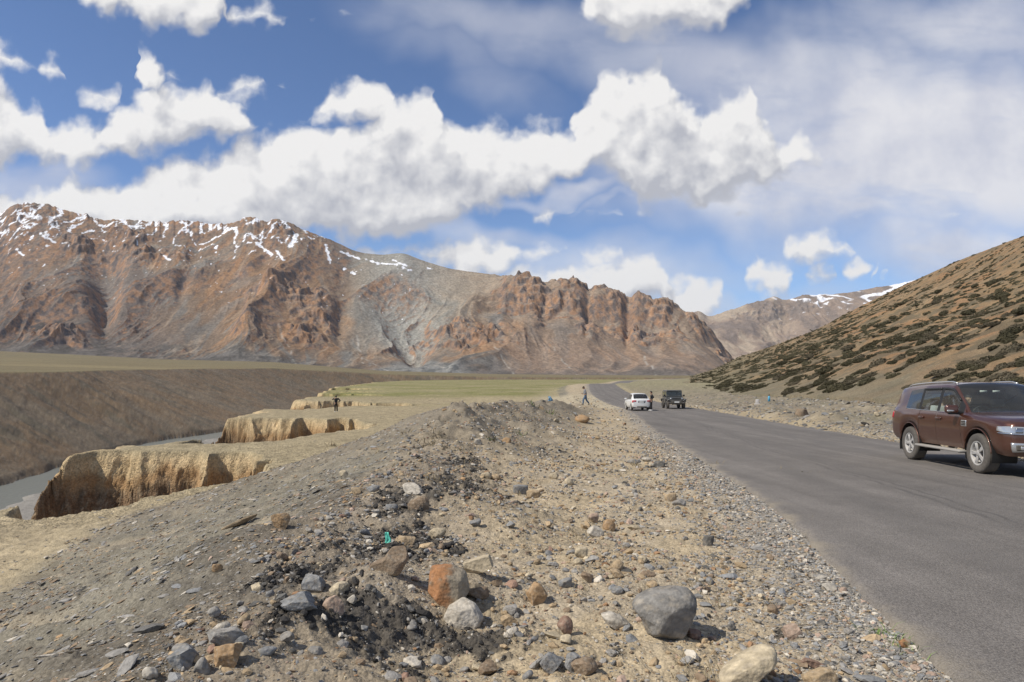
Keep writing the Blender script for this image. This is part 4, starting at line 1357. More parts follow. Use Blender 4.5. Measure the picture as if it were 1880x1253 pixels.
def scatter(n, ymin, ymax, rk, rpow, rmax, lib, seed, name, label, tlim=.86, keep=None, flat=.55):
    r = np.random.default_rng(seed)
    y = ymin * (ymax / ymin) ** r.random(n)
    x = (r.random(n) * 2 - 1) * (tlim * y + 1.2)
    if keep is not None:
        k = keep(x, y, r)
        x, y = x[k], y[k]
    w, fallk, edge, dk, z0, m = zone_weights(x, y)
    clump = fbm(x / .9, y / .9, 3, seed=seed % 60)
    k = ((x < m['xl'] + .02) & (x > -13) | (x > m['xr'] + .05)) & (m['dep'] < .05)
    k &= (x > m['xr']) | (m['ts'] < -.1) | (r.random(len(x)) < .06)
    k &= r.random(len(x)) < np.clip(.42 + .9 * clump + .55 * edge - .04 * fallk + .3 * dk + .25 * (x > m['xr']), .06, 1)
    x, y, w, fallk, edge, dk = x[k], y[k], w[k], fallk[k], edge[k], dk[k]
    n = len(x)
    rad = np.minimum(rk * np.hypot(x, y) * (1 - r.random(n)) ** (-1 / rpow), rmax * (.6 + .4 * r.random(n)))
    rad *= np.where(edge > .5, .85, 1)
    cum = np.cumsum(w, 1)
    ci = (r.random(n)[:, None] * cum[:, -1:] > cum).sum(1)
    col = PC[np.minimum(ci, len(PN) - 1)] * ((.78 + .44 * r.random(n)) * np.where(x > road_l(y) + ROAD_W, .74, .95))[:, None]
    e = .03
    gz = ground_z(x, y)
    nx = -(macro(x + .1, y)[0] - macro(x - .1, y)[0]) / .2
    ny = -(macro(x, y + .1)[0] - macro(x, y - .1)[0]) / .2
    nrm = np.stack([nx, ny, np.ones(n)], 1) + r.normal(size=(n, 3)) * (.22 * (1 - .4 * fallk))[:, None]
    nrm /= np.linalg.norm(nrm, axis=1)[:, None]
    th = np.where(fallk > .5, R(20) + r.normal(size=n) * .7, r.random(n) * 6.28)
    tx = np.stack([np.cos(th), np.sin(th), np.zeros(n)], 1)
    tx -= (tx * nrm).sum(1)[:, None] * nrm
    tx /= np.linalg.norm(tx, axis=1)[:, None]
    ty = np.cross(nrm, tx)
    a = rad * (.9 + .5 * r.random(n) + .5 * fallk * r.random(n))
    b = rad * (.6 + .35 * r.random(n))
    c = rad * np.where((fallk > .5) | (edge > .5) & (r.random(n) < .6), .16 + .22 * r.random(n), flat - .15 + .35 * r.random(n))
    VV, FF, CC, off = [], [], [], 0
    li = r.integers(0, len(lib), n)
    for q in range(len(lib)):
        s = np.nonzero(li == q)[0]
        if not len(s):
            continue
        v, f = lib[q]
        P = (v[None, :, 0, None] * (a[s][:, None, None] * tx[s][:, None, :]) + v[None, :, 1, None] * (b[s][:, None, None] * ty[s][:, None, :]) + v[None, :, 2, None] * (c[s][:, None, None] * nrm[s][:, None, :]))
        P = P + np.stack([x[s], y[s], gz[s] + c[s] * .38], 1)[:, None, :]
        VV.append(P.reshape(-1, 3))
        FF.append((f[None] + (np.arange(len(s)) * len(v))[:, None, None] + off).reshape(-1, 3))
        cc = np.repeat(col[s][:, None, :], len(v), 1)
        low = sst(.0, -.7, v[:, 2])[None, :, None]
        cc = cc * (1 - .45 * low) + np.array([.30, .255, .185]) * .45 * low
        CC.append(cc.reshape(-1, 3))
        off += len(s) * len(v)
    o = mesh_np(name, np.concatenate(VV), np.concatenate(FF), M_STONE, False, np.concatenate(CC))
    setp(o, label, 'gravel', kind='stuff')
    return n


scatter(330000, 2.6, 24, .0017, 2.2, .035, LIB1, 45, 'gravel', 'pale grey broken chips along the asphalt edge', keep=lambda x, y, r: (road_l(y) - x > -.03) & (road_l(y) - x < .25 + 1.1 * r.random(len(x)) ** 1.5))
scatter(90000, 2.8, 16, .0014, 2.0, .035, LIB1, 46, 'gravel', 'black clods and shards in the dark dirt of the berm', keep=lambda x, y, r: (x > -3) & (x < 2) & (dark_mask(x, y) > .25))
scatter(190000, 2.6, 30, .0010, 2.4, .045, LIB1, 41, 'gravel', 'fine grey and tan gravel strewn over the verge and the spoil slope')
scatter(17000, 2.8, 26, .0026, 2.3, .09, LIB2, 42, 'gravel', 'coarse broken stones strewn over the verge and the spoil slope')
scatter(26000, 22, 110, .0010, 2.4, .20, LIB2, 43, 'gravel', 'rubble on both sides of the road towards the bend')
scatter(30000, 14, 75, .0013, 2.3, .30, LIB2, 44, 'gravel', 'rubble on the bank across the road', keep=lambda x, y, r: x > road_l(y) + ROAD_W)

# ------------------------------------------------------------------ single stones of middling size, told apart by their neighbours
seen_labels = set()
rr_ = np.random.default_rng(77)
nmid = 0
for q in range(900):
    if nmid >= 120:
        break
    px = rr_.uniform(330, 1720)
    py = rr_.uniform(850, 1250)
    x, y, z = cast(px, py, 2.2)
    xl_ = float(road_l(np.array(y)))
    if x > xl_ - .12 or x < spl(y, CREST_X) - 1.6:
        continue
    if min(math.hypot(x - h[2], y - h[3]) - h[4] * .8 for h in hero_pos) < .03:
        continue
    h = min(hero_pos, key=lambda h: math.hypot(x - h[2], (y - h[3]) * .6))
    dx, dy = x - h[2], y - h[3]
    near = math.hypot(dx, dy)
    if near > .9:
        continue
    col = rr_.choice(['grey', 'blue-grey', 'tan', 'pale', 'brown', 'pinkish', 'dark grey', 'cream'], p=[.26, .2, .16, .1, .1, .07, .06, .05])
    kind = rr_.choice(['round', 'block', 'wedge', 'slab'], p=[.3, .3, .2, .2])
    word = {'round': 'rounded', 'block': 'blocky', 'wedge': 'wedge-like', 'slab': 'flat'}[kind]
    where = ('right of' if dx > 0 else 'left of') if abs(dx) > abs(dy) * .6 else ('behind' if dy > 0 else 'in front of')
    label = f'small {col} {word} stone {"just " if near < .3 else ""}{where} the {h[5]}'
    if label in seen_labels:
        continue
    seen_labels.add(label)
    W = float(np.clip(rr_.pareto(2.6) * .03 + .055, .05, .13))
    v, f, c = hero_mesh(kind, 3000 + q, col, 3)
    v = v * np.array([W, W * rr_.uniform(.6, .95), W * (rr_.uniform(.25, .4) if kind == 'slab' else rr_.uniform(.45, .75))])
    o = mesh_np('stone', v, f, M_STONE, True, c)
    o.location = (x, y, z + np.ptp(v[:, 2]) * .28)
    o.rotation_euler = (rr_.normal() * .2, rr_.normal() * .2, rr_.uniform(0, 6.28))
    setp(o, label, 'stone', 'stones lying on the gravel and spoil')
    nmid += 1
# ------------------------------------------------------------------ shrubs on the hillside
def leaf_mat(name, c1, c2):
    m, nt, b = new_mat(name)
    oi = N(nt, 'ShaderNodeObjectInfo')
    tc = N(nt, 'ShaderNodeTexCoord').outputs['Object']
    at = N(nt, 'ShaderNodeAttribute')
    at.attribute_name = 'tint'
    k = M_(nt, 'ADD', M_(nt, 'MULTIPLY', oi.outputs['Random'], .45), M_(nt, 'MULTIPLY', at.outputs['Fac'], .55))
    nt.links.new(mixc(nt, k, c1, c2), b.inputs['Base Color'])
    b.inputs['Roughness'].default_value = .85
    b.inputs['Specular IOR Level'].default_value = .15
    return m


M_LEAF = leaf_mat('shrub_leaves', (.040, .037, .021), (.098, .086, .050))
M_LEAF2 = leaf_mat('shrub_leaves_olive', (.075, .066, .043), (.145, .120, .080))


def shrub_mesh(name, seed, nleaf, mat, leaf=.075):
    r = np.random.default_rng(seed)
    # lobes of a low cushion, 1 m half width
    nl = r.integers(4, 8)
    lobes = [(r.uniform(-.62, .62), r.uniform(-.5, .5), r.uniform(.32, .55), r.uniform(.30, .52)) for _ in range(nl)] + [(0, 0, .6, .55)]
    V, Fc, T = [], [], []
    # dark woody core
    v, f = ICO[2]
    off = 0
    for lx, ly, lr, lh in lobes:
        p = v * np.array([lr * .86, lr * .86, lh * .82])
        p = p * (1 + .12 * r.normal(size=(len(p), 1)))
        p[:, 2] = np.maximum(p[:, 2], -.12)
        V.append(p + np.array([lx, ly, 0]))
        Fc.append(np.c_[f, f[:, 2]] + off)
        T.append(np.full(len(p), .05))
        off += len(p)
    k = r.integers(0, len(lobes), nleaf)
    L = np.array(lobes)[k]
    d = r.normal(size=(nleaf, 3))
    d[:, 2] = np.abs(d[:, 2]) * 1.0 - .1
    d /= np.linalg.norm(d, axis=1)[:, None]
    rad = r.uniform(.82, 1.1, nleaf)
    c = np.stack([L[:, 0] + d[:, 0] * L[:, 2] * rad, L[:, 1] + d[:, 1] * L[:, 2] * rad, d[:, 2] * L[:, 3] * rad], 1)
    n = d + r.normal(size=(nleaf, 3)) * .6
    n /= np.linalg.norm(n, axis=1)[:, None]
    t = np.cross(n, r.normal(size=(nleaf, 3)))
    t /= np.linalg.norm(t, axis=1)[:, None]
    b = np.cross(n, t)
    s = leaf * r.uniform(.6, 1.4, nleaf)
    q = np.stack([c - t * s[:, None], c - b * s[:, None] * .6, c + t * s[:, None], c + b * s[:, None] * .6], 1).reshape(-1, 3)
    V.append(q)
    Fc.append(np.arange(nleaf * 4).reshape(-1, 4) + off)
    T.append(np.repeat(r.random(nleaf), 4))
    V = np.concatenate(V)
    me_o = mesh_np(name, V, np.concatenate(Fc), mat, False, None, link=False)
    a = me_o.data.attributes.new('tint', 'FLOAT', 'POINT')
    a.data.foreach_set('value', np.concatenate(T).astype(np.float32))
    return me_o


SHRUBS = [shrub_mesh('shrub', 700 + k, 1500, M_LEAF if k % 3 else M_LEAF2) for k in range(9)]
SHRUB_LOW = [shrub_mesh('shrub_low', 740 + k, 100, M_LEAF if k % 2 else M_LEAF2, .17) for k in range(6)]


def hill_xyz(t, s):
    x, d, z = hill_point(t, s)
    return np.stack([x, d, z], -1)


def place_shrubs():
    r = np.random.default_rng(19)
    n = 420000
    t = r.uniform(.262, 1.05, n)
    s = r.random(n) ** 1.15
    df, dr = hill_foot(t), np.maximum(hill_ridge(t), hill_foot(t) + 60)
    X, D, Z = hill_point(t, s)
    jac = D * (dr - df) * s ** .13
    jac = jac * np.minimum(1, (330 / D) ** 1.2)
    # streaks up the slope, thinner towards the crest
    den = fbm(X / 26, D / 9, 3, seed=501) + .5 * fbm(X / 9, D / 6, 2, seed=503)
    px = t * F + CX
    py = HY - Z / D * F
    crest = sst(.55, 1.0, s)
    thr = -.26 + .30 * crest - .24 * np.exp(-((py - (640 - (px - 1500) * .12)) / 34) ** 2)
    w = jac * sst(thr, thr + .45, den) * sst(.0, .012, s)
    idx = r.choice(n, 15000, replace=False, p=w / w.sum())
    pts = []
    taken = {}
    for i in idx:
        size = float(np.clip(r.lognormal(-.34, .48), .3, 2.0)) * (1 - .25 * crest[i])
        kx, ky = int(X[i] // 3), int(D[i] // 3)
        if any((X[i] - a) ** 2 + (D[i] - b) ** 2 < (.42 * (size + c)) ** 2 for dx in (-1, 0, 1) for dy in (-1, 0, 1) for a, b, c in taken.get((kx + dx, ky + dy), ())):
            continue
        taken.setdefault((kx, ky), []).append((X[i], D[i], size))
        pts.append([float(t[i]), float(s[i]), size, float(den[i])])
    # the big cushions above the car, read off the photograph
    for qx, qy, wpx in ((1790, 668, 62), (1690, 660, 56), (1640, 692, 44), (1765, 640, 46), (1815, 634, 70), (1850, 625, 58), (1735, 575, 34), (1710, 540, 26), (1655, 655, 34), (1740, 690, 46),
                        (1835, 692, 48), (1600, 690, 50), (1560, 700, 46), (1510, 704, 44), (1460, 706, 40), (1870, 590, 40), (1780, 575, 48), (1840, 545, 60), (1560, 640, 40), (1600, 655, 36)):
        tt = (qx - CX) / F
        ss = np.linspace(0, 1, 400)
        xx, dd, zz = hill_point(np.full(400, tt), ss)
        k = int(np.argmin(np.abs(HY - zz / dd * F - qy)))
        pts.append([tt, float(ss[k]), wpx / F * float(dd[k]) / 2.6, 9.0])
    A = np.array(pts)
    P = hill_xyz(A[:, 0], A[:, 1])
    scr = A[:, 2] / P[:, 1]
    inview = (A[:, 0] < .752)
    order = np.argsort(-(scr * np.where(inview, 1, .0)))
    lowV, lowF, lowT, off = [], [], [], 0
    ds = .004
    Px1 = hill_xyz(A[:, 0] + .004, A[:, 1])
    Px2 = hill_xyz(A[:, 0], np.clip(A[:, 1] + .01, 0, 1.1))
    nrm = np.cross(Px1 - P, Px2 - P)
    nrm /= np.linalg.norm(nrm, axis=1)[:, None]
    nrm[nrm[:, 2] < 0] *= -1
    cnt = 0
    for rank, i in enumerate(order):
        nz = Vector(nrm[i]).lerp(Vector((0, 0, 1)), .45).normalized()
        up = Vector((.9, .15, 0))
        tx = (up - nz * up.dot(nz)).normalized()
        ty = nz.cross(tx)
        ang = r.normal() * .35
        tx, ty = tx * math.cos(ang) + ty * math.sin(ang), ty * math.cos(ang) - tx * math.sin(ang)
        sx = A[i, 2] * r.uniform(.85, 1.35)
        sy = A[i, 2] * r.uniform(.55, .95)
        sz = A[i, 2] * r.uniform(.55, .85)
        M = Matrix(((tx.x * sx, ty.x * sy, nz.x * sz, P[i, 0]), (tx.y * sx, ty.y * sy, nz.y * sz, P[i, 1]), (tx.z * sx, ty.z * sy, nz.z * sz, P[i, 2] - .03), (0, 0, 0, 1)))
        if rank < 300:
            src = SHRUBS[int(r.integers(0, len(SHRUBS)))]
            o = src.copy()
            o.name = 'shrub'
            COL.objects.link(o)
            o.matrix_world = M
            px_, py_ = A[i, 0] * F + CX, HY - P[i, 2] / P[i, 1] * F
            olive = src.data.materials[0] == M_LEAF2
            if A[i, 3] == 9.0:
                big = 'broad dark cushion shrub'
            elif scr[i] * F * 2 > 34:
                big = 'broad olive cushion shrub' if olive else 'broad dark green cushion shrub'
            else:
                big = 'small olive cushion shrub' if olive else 'small dark green cushion shrub'
            zone = 'at the hill foot' if A[i, 1] < .06 else ('on the lower hillside' if A[i, 1] < .22 else ('halfway up the hillside' if A[i, 1] < .6 else 'near the hill crest'))
            side = ' above the brown car' if px_ > 1640 else (' beyond the dark jeep' if px_ < 1420 else ' between jeep and brown car')
            setp(o, f'{big} {zone}{side}', 'shrub', 'cushion shrubs on the hillside')
            cnt += 1
        else:
            src = SHRUB_LOW[int(r.integers(0, len(SHRUB_LOW)))]
            me = src.data
            if not hasattr(place_shrubs, 'cache'):
                place_shrubs.cache = {}
            if src.name not in place_shrubs.cache:
                v = np.empty(len(me.vertices) * 3, np.float32)
                me.vertices.foreach_get('co', v)
                lf = [list(p.vertices) for p in me.polygons]
                lf = np.array([q if len(q) == 4 else q + [q[2]] for q in lf])
                tt = np.empty(len(me.vertices), np.float32)
                me.attributes['tint'].data.foreach_get('value', tt)
                place_shrubs.cache[src.name] = (v.reshape(-1, 3), lf, tt)
            v, lf, tt = place_shrubs.cache[src.name]
            Mn = np.array(M)
            lowV.append(v @ Mn[:3, :3].T + Mn[:3, 3])
            lowF.append(lf + off)
            lowT.append(np.clip(tt * .6 + r.random() * .4, 0, 1))
            off += len(v)
    o = mesh_np('shrubbery', np.concatenate(lowV), np.concatenate(lowF), M_LEAF, False)
    a = o.data.attributes.new('tint', 'FLOAT', 'POINT')
    a.data.foreach_set('value', np.concatenate(lowT).astype(np.float32))
    setp(o, 'many small dark cushion shrubs dotting the far part of the hillside', 'shrubs', 'cushion shrubs on the hillside', 'stuff')


place_shrubs()
# ------------------------------------------------------------------ simple materials
def plain(name, col, rough=.6, metal=0.0, spec=.5, coat=0.0, emit=None):
    m, nt, b = new_mat(name)
    b.inputs['Base Color'].default_value = (*col, 1)
    b.inputs['Roughness'].default_value = rough
    b.inputs['Metallic'].default_value = metal
    b.inputs['Specular IOR Level'].default_value = spec
    b.inputs['Coat Weight'].default_value = coat
    b.inputs['Coat Roughness'].default_value = .08
    return m


def dusty(name, col, rough=.35, metal=.0, coat=.6, dust=(.30, .25, .18), zlo=.35, zhi=.95, amount=.7, flake=0.0):
    """car paint with road dust caked on its lower parts"""
    m, nt, b = new_mat(name)
    tc = N(nt, 'ShaderNodeTexCoord').outputs['Object']
    s = N(nt, 'ShaderNodeSeparateXYZ', {0: tc})
    n = noise(nt, tc, 3.0, 6, .65)
    n2 = noise(nt, tc, 22.0, 4, .6)
    h = M_(nt, 'ADD', s.outputs[2], M_(nt, 'MULTIPLY_ADD', n, .9, -.45))
    k = M_(nt, 'MULTIPLY', mapr(nt, h, zhi, zlo, 0, amount, True), mapr(nt, n2, .3, .65, .45, 1.0))
    k = M_(nt, 'ADD', k, mapr(nt, n, .35, .7, .0, .07))
    nt.links.new(mixc(nt, k, col, dust), b.inputs['Base Color'])
    nt.links.new(mapr(nt, k, 0, .6, rough, .85), b.inputs['Roughness'])
    nt.links.new(mapr(nt, k, 0, .5, metal, 0.0), b.inputs['Metallic'])
    nt.links.new(mapr(nt, k, 0, .5, coat, 0.0), b.inputs['Coat Weight'])
    b.inputs['Coat Roughness'].default_value = .07
    return m


def glass_mat(name, tint, refl=1.0, film=.12):
    m, nt, b = new_mat(name)
    nt.nodes.remove(b)
    tr = N(nt, 'ShaderNodeBsdfTransparent', {'Color': (*tint, 1)})
    gl = N(nt, 'ShaderNodeBsdfGlossy', {'Color': (1, 1, 1, 1), 'Roughness': .03})
    fr = N(nt, 'ShaderNodeFresnel', {'IOR': 1.5})
    mx = N(nt, 'ShaderNodeMixShader', {0: M_(nt, 'MULTIPLY', fr.outputs[0], refl, clamp=True), 1: tr.outputs[0], 2: gl.outputs[0]})
    # pale dust film that also stands in for sky reflected in the pane
    df = N(nt, 'ShaderNodeBsdfDiffuse', {'Color': (.40, .40, .36, 1)})
    m2 = N(nt, 'ShaderNodeMixShader', {0: film, 1: mx.outputs[0], 2: df.outputs[0]})
    nt.links.new(m2.outputs[0], nt.nodes['Material Output'].inputs['Surface'])
    return m


K_BROWN = dusty('brown_metallic_paint', (.105, .040, .025), .28, .6, .9, dust=(.20, .155, .11), zlo=.25, zhi=.85, amount=.40)
K_WHITE = dusty('white_car_paint', (.74, .74, .72), .3, 0, .5, zlo=.2, zhi=.7, amount=.45)
K_DARK = dusty('dark_grey_paint', (.060, .064, .066), .45, 0, .3, zlo=.3, zhi=1.2, amount=.45)
K_BLACK = plain('black_trim', (.015, .015, .015), .55)
K_TRIM = dusty('dusty_black_plastic', (.03, .03, .03), .6, 0, 0, zlo=.3, zhi=.9, amount=.5)
K_SILVER = plain('silver_trim', (.62, .62, .60), .3, .8)
K_CHROME = plain('chrome', (.8, .8, .8), .12, 1.0)
K_RIM = dusty('alloy', (.46, .45, .43), .42, .4, 0, dust=(.25, .22, .18), zlo=-.9, zhi=1.5, amount=.35)
K_TYRE = dusty('tyre_rubber', (.035, .033, .031), .85, 0, 0, dust=(.17, .15, .125), zlo=-.9, zhi=1.5, amount=.85)
K_GLASS = glass_mat('car_glass', (.80, .88, .84), 1.2, .05)
K_GLASS_D = glass_mat('tinted_car_glass', (.25, .28, .27), 1.4, .05)
K_LAMP = plain('lamp_lens', (.46, .47, .47), .12, .5, .8, .5)
K_LAMPIN = plain('lamp_inner', (.35, .36, .37), .2, .9)
K_RED = plain('red_lamp', (.42, .02, .02), .15, 0, .6, .5)
K_AMBER = plain('amber_lamp', (.6, .22, .03), .2)
K_SEAT = plain('seat_fabric', (.10, .095, .085), .9)
K_PLATE = plain('number_plate', (.78, .78, .74), .5)
K_STEP = dusty('side_step_metal', (.34, .34, .33), .5, .3, 0, zlo=.3, zhi=.8, amount=.5)
K_PINK = plain('white_sticker', (.75, .75, .75), .6)


def bm_obj(name, bm, mat, parent=None, smooth=True):
    me = bpy.data.meshes.new(name)
    bm.normal_update()
    bm.to_mesh(me)
    bm.free()
    for m in (mat if isinstance(mat, (list, tuple)) else [mat]):
        me.materials.append(m)
    me.polygons.foreach_set('use_smooth', [smooth] * len(me.polygons))
    o = bpy.data.objects.new(name, me)
    COL.objects.link(o)
    if parent:
        o.parent = parent
    return o


def add_box(bm, c, size, bev=0.0, rot=None, taper=None, seg=2):
    r = bmesh.ops.create_cube(bm, size=1.0)
    vs = r['verts']
    if taper:
        for v in vs:
            if v.co.z > 0:
                v.co.x *= taper[0]
                v.co.y *= taper[1]
    M = Matrix.Translation(c) @ (rot.to_matrix().to_4x4() if rot else Matrix()) @ Matrix.Diagonal((*size, 1))
    bmesh.ops.transform(bm, matrix=M, verts=vs)
    if bev:
        es = list({e for v in vs for e in v.link_edges})
        bmesh.ops.bevel(bm, geom=es, offset=bev, segments=seg, affect='EDGES', profile=.5)
    return vs


def add_tube(bm, pts, rad, n=8, caps=True):
    pts = [Vector(p) for p in pts]
    rings = []
    for i, p in enumerate(pts):
        d = (pts[min(i + 1, len(pts) - 1)] - pts[max(i - 1, 0)]).normalized()
        u = d.orthogonal().normalized() if abs(d.z) > .9 else d.cross(Vector((0, 0, 1))).normalized()
        w = d.cross(u)
        r = rad[i] if isinstance(rad, (list, tuple)) else rad
        rings.append([bm.verts.new(p + (u * math.cos(6.2832 * k / n) + w * math.sin(6.2832 * k / n)) * r) for k in range(n)])
    for a, b in zip(rings, rings[1:]):
        for k in range(n):
            bm.faces.new((a[k], a[(k + 1) % n], b[(k + 1) % n], b[k]))
    if caps:
        bm.faces.new(rings[0][::-1])
        bm.faces.new(rings[-1])


def add_lathe_y(bm, prof, n=40, c=(0, 0, 0)):
    """profile (radius, y) turned about the y axis"""
    rings = []
    for r, y in prof:
        rings.append([bm.verts.new((c[0] + r * math.cos(6.28318 * k / n), c[1] + y, c[2] + r * math.sin(6.28318 * k / n))) for k in range(n)])
    for a, b in zip(rings, rings[1:]):
        for k in range(n):
            bm.faces.new((a[k], b[k], b[(k + 1) % n], a[(k + 1) % n]))


def wheel_meshes(Rw, width, rim_r, spokes, dark=False):
    """tyre and rim meshes, outer side towards +y"""
    h = width / 2
    bm = bmesh.new()
    p = [(rim_r - .01, -h * .8), (rim_r + .015, -h * .95), (Rw * .90, -h), (Rw * .975, -h * .86), (Rw, -h * .62)]
    n = 9
    tread = []
    for k in range(n):
        y = -h * .6 + 1.2 * h * k / (n - 1)
        tread.append((Rw - (.007 if k % 2 else 0), y))
    p = p + tread + [(Rw, h * .62), (Rw * .975, h * .86), (Rw * .90, h), (rim_r + .015, h * .95), (rim_r - .01, h * .8)]
    add_lathe_y(bm, p, 48)
    ty = bm_obj('wheel', bm, K_TYRE)
    bm = bmesh.new()
    yo = h * .82
    add_lathe_y(bm, [(rim_r + .004, yo + .012), (rim_r - .012, yo + .016), (rim_r - .03, yo - .01), (rim_r - .035, -h * .7), (rim_r * .3, -h * .7), (.001, -h * .7)], 48)
    for k in range(spokes):
        for off in ((-.11, .11) if spokes == 5 else (0,)):
            a = 6.28318 * k / spokes + off
            add_box(bm, (math.cos(a) * rim_r * .56, yo - .012, math.sin(a) * rim_r * .56), (rim_r * .86, .03, .038 if spokes == 5 else .03), .006, Euler((0, -a, 0)), None, 1)
    add_lathe_y(bm, [(.001, yo + .012), (.035, yo + .012), (.06, yo), (.065, yo - .04)], 20)
    rm = bm_obj('rim', bm, K_BLACK if dark else K_RIM)
    rm.parent = ty
    bm = bmesh.new()
    add_lathe_y(bm, [(.001, -h * .25), (rim_r * .72, -h * .25), (rim_r * .72, -h * .4)], 32)
    br = bm_obj('brake_disc', bm, K_BLACK)
    br.parent = ty
    return ty


def put_wheel(src, root, x, y, z, steer=0.0):
    left = y > 0
    w = src.copy()
    COL.objects.link(w)
    w.parent = root
    w.location = (x, y, z)
    w.rotation_euler = (0, 0, (0 if left else math.pi) + steer)
    for ch in src.children:
        c = ch.copy()
        COL.objects.link(c)
        c.parent = w
    return w


class Loft:
    """car shell from cross sections: nine rows from the sill to the roof centre, mirrored"""

    def __init__(self, stations, ns=6, nj=3, arches=(), bulge_f=.12, bulge_r=.08):
        S = np.array([[[x + (p[2] if len(p) > 2 else 0), p[0], p[1]] for p in rows] for x, rows in stations])
        self.ns, self.nj = ns, nj
        ni, nr = S.shape[:2]
        ii = np.linspace(0, ni - 1, (ni - 1) * ns + 1)
        jj = np.linspace(0, nr - 1, (nr - 1) * nj + 1)

        def up(A, q):   # monotone cubic along axis 0
            n = A.shape[0]
            d = np.diff(A, axis=0)
            m = np.zeros_like(A)
            m[1:-1] = np.where(d[1:] * d[:-1] > 0, 2 * d[1:] * d[:-1] / (d[1:] + d[:-1] + 1e-12 * np.sign(d[1:] + d[:-1] + 1e-20)), 0)
            m[0], m[-1] = d[0], d[-1]
            k = np.clip(q.astype(int), 0, n - 2)
            t = (q - k).reshape(-1, *([1] * (A.ndim - 1)))
            return (2 * t**3 - 3 * t**2 + 1) * A[k] + (t**3 - 2 * t**2 + t) * m[k] + (-2 * t**3 + 3 * t**2) * A[k + 1] + (t**3 - t**2) * m[k + 1]
        G = up(S, ii)
        G = up(G.transpose(1, 0, 2), jj).transpose(1, 0, 2)
        # wheel openings: the sill line follows the arch
        jb = 3 * nj
        for ax, az_, ar in arches:
            for a in range(G.shape[0]):
                x = G[a, 0, 0]
                if abs(x - ax) < ar:
                    zb = az_ + math.sqrt(ar * ar - (x - ax) ** 2)
                    z0, z1 = G[a, 0, 2], G[a, jb, 2]
                    if zb > z0:
                        for j in range(jb + 1):
                            t = (G[a, j, 2] - z0) / (z1 - z0)
                            G[a, j, 2] = zb + (z1 - zb) * t
                        G[a, :jb, 1] = np.maximum(G[a, :jb, 1], G[a, jb, 1] * .97)
        self.G = G
        self.bf, self.br = bulge_f, bulge_r

    def cap(self, front, nu=24):
        g = self.G[0 if front else -1]
        u = np.linspace(1, -1, nu + 1)
        P = np.zeros((nu + 1, len(g), 3))
        for k, q in enumerate(u):
            P[k, :, 1] = g[:, 1] * q
            P[k, :, 2] = g[:, 2]
            b = (self.bf if front else -self.br) * (1 - q * q) * np.clip(g[:, 1] / .5, 0, 1)
            P[k, :, 0] = g[:, 0] + b
        return P

    def grid_mesh(self, cells):
        """cells: coarse (i0, i1, j0, j1) index ranges -> verts, faces of both sides"""
        G = self.G
        ni, nj = G.shape[:2]
        msk = np.zeros((ni - 1, nj - 1), bool)
        for i0, i1, j0, j1 in cells:
            msk[int(round(i0 * self.ns)):int(round(i1 * self.ns)), int(round(j0 * self.nj)):int(round(j1 * self.nj))] = True
        return msk

    def mesh_from_mask(self, name, msk, mat, parent, sides=(1, -1), shrink=0.0, off=0.0):
        G = self.G.copy()
        nj = G.shape[1]
        V, Fc = [], []
        I, J = np.nonzero(msk)
        f = np.stack([I * nj + J, I * nj + J + 1, (I + 1) * nj + J + 1, (I + 1) * nj + J], 1)
        n0 = 0
        for s in sides:
            P = G.reshape(-1, 3) * np.array([1, s, 1])
            V.append(P)
            Fc.append((f if s < 0 else f[:, ::-1]) + n0)
            n0 += len(P)
        V = np.concatenate(V)
        Fc = np.concatenate(Fc)
        used, inv = np.unique(Fc.ravel(), return_inverse=True)
        V = V[used]
        Fc = inv.reshape(Fc.shape)
        if shrink:
            cnt = np.bincount(Fc.ravel(), minlength=len(V))
            bd = cnt < 4
            cen = np.zeros_like(V)
            w = np.zeros(len(V))
            for k in range(4):
                np.add.at(cen, Fc[:, k], V[Fc].mean(1))
                np.add.at(w, Fc[:, k], 1)
            cen /= w[:, None]
            d = cen - V
            L = np.linalg.norm(d, axis=1)[:, None] + 1e-9
            V = V + np.where(bd[:, None], d / L * np.minimum(shrink, L * .5), 0)
        return self._weld(name, V, Fc, mat, parent)

    def _weld(self, name, V, Fc, mat, parent):
        bm = bmesh.new()
        vs = [bm.verts.new(v) for v in V]
        for f in Fc:
            try:
                bm.faces.new([vs[q] for q in dict.fromkeys(f.tolist())])
            except ValueError:
                pass
        bmesh.ops.remove_doubles(bm, verts=bm.verts, dist=.0004)
        bmesh.ops.recalc_face_normals(bm, faces=bm.faces)
        return bm_obj(name, bm, mat, parent)

    def cap_mesh(self, front):
        P = self.cap(front)
        return P

    def wrap(self, front, ncol):
        """columns of the lower rows running along one side (its last ncol stations) and then across the end"""
        G = self.G if front else self.G[::-1]
        jb = 3 * self.nj + 1
        side = G[:ncol, :jb][::-1]
        cap = self.cap(front)[1:, :jb]
        W = np.concatenate([side, cap], 0)
        mid = W[:, 2 * self.nj]
        s = np.concatenate([[0], np.cumsum(np.linalg.norm(np.diff(mid, axis=0), axis=1))])
        s = s - s[ncol - 1]
        self.W, self.S = W, s
        return W, s

    def surf(self, s, z):
        W, S = self.W, self.S
        k = int(np.clip(np.searchsorted(S, s) - 1, 0, len(S) - 2))
        t = (s - S[k]) / (S[k + 1] - S[k])
        col = W[k] * (1 - t) + W[k + 1] * t
        return np.array([np.interp(z, col[:, 2], col[:, a]) for a in (0, 1)] + [z])

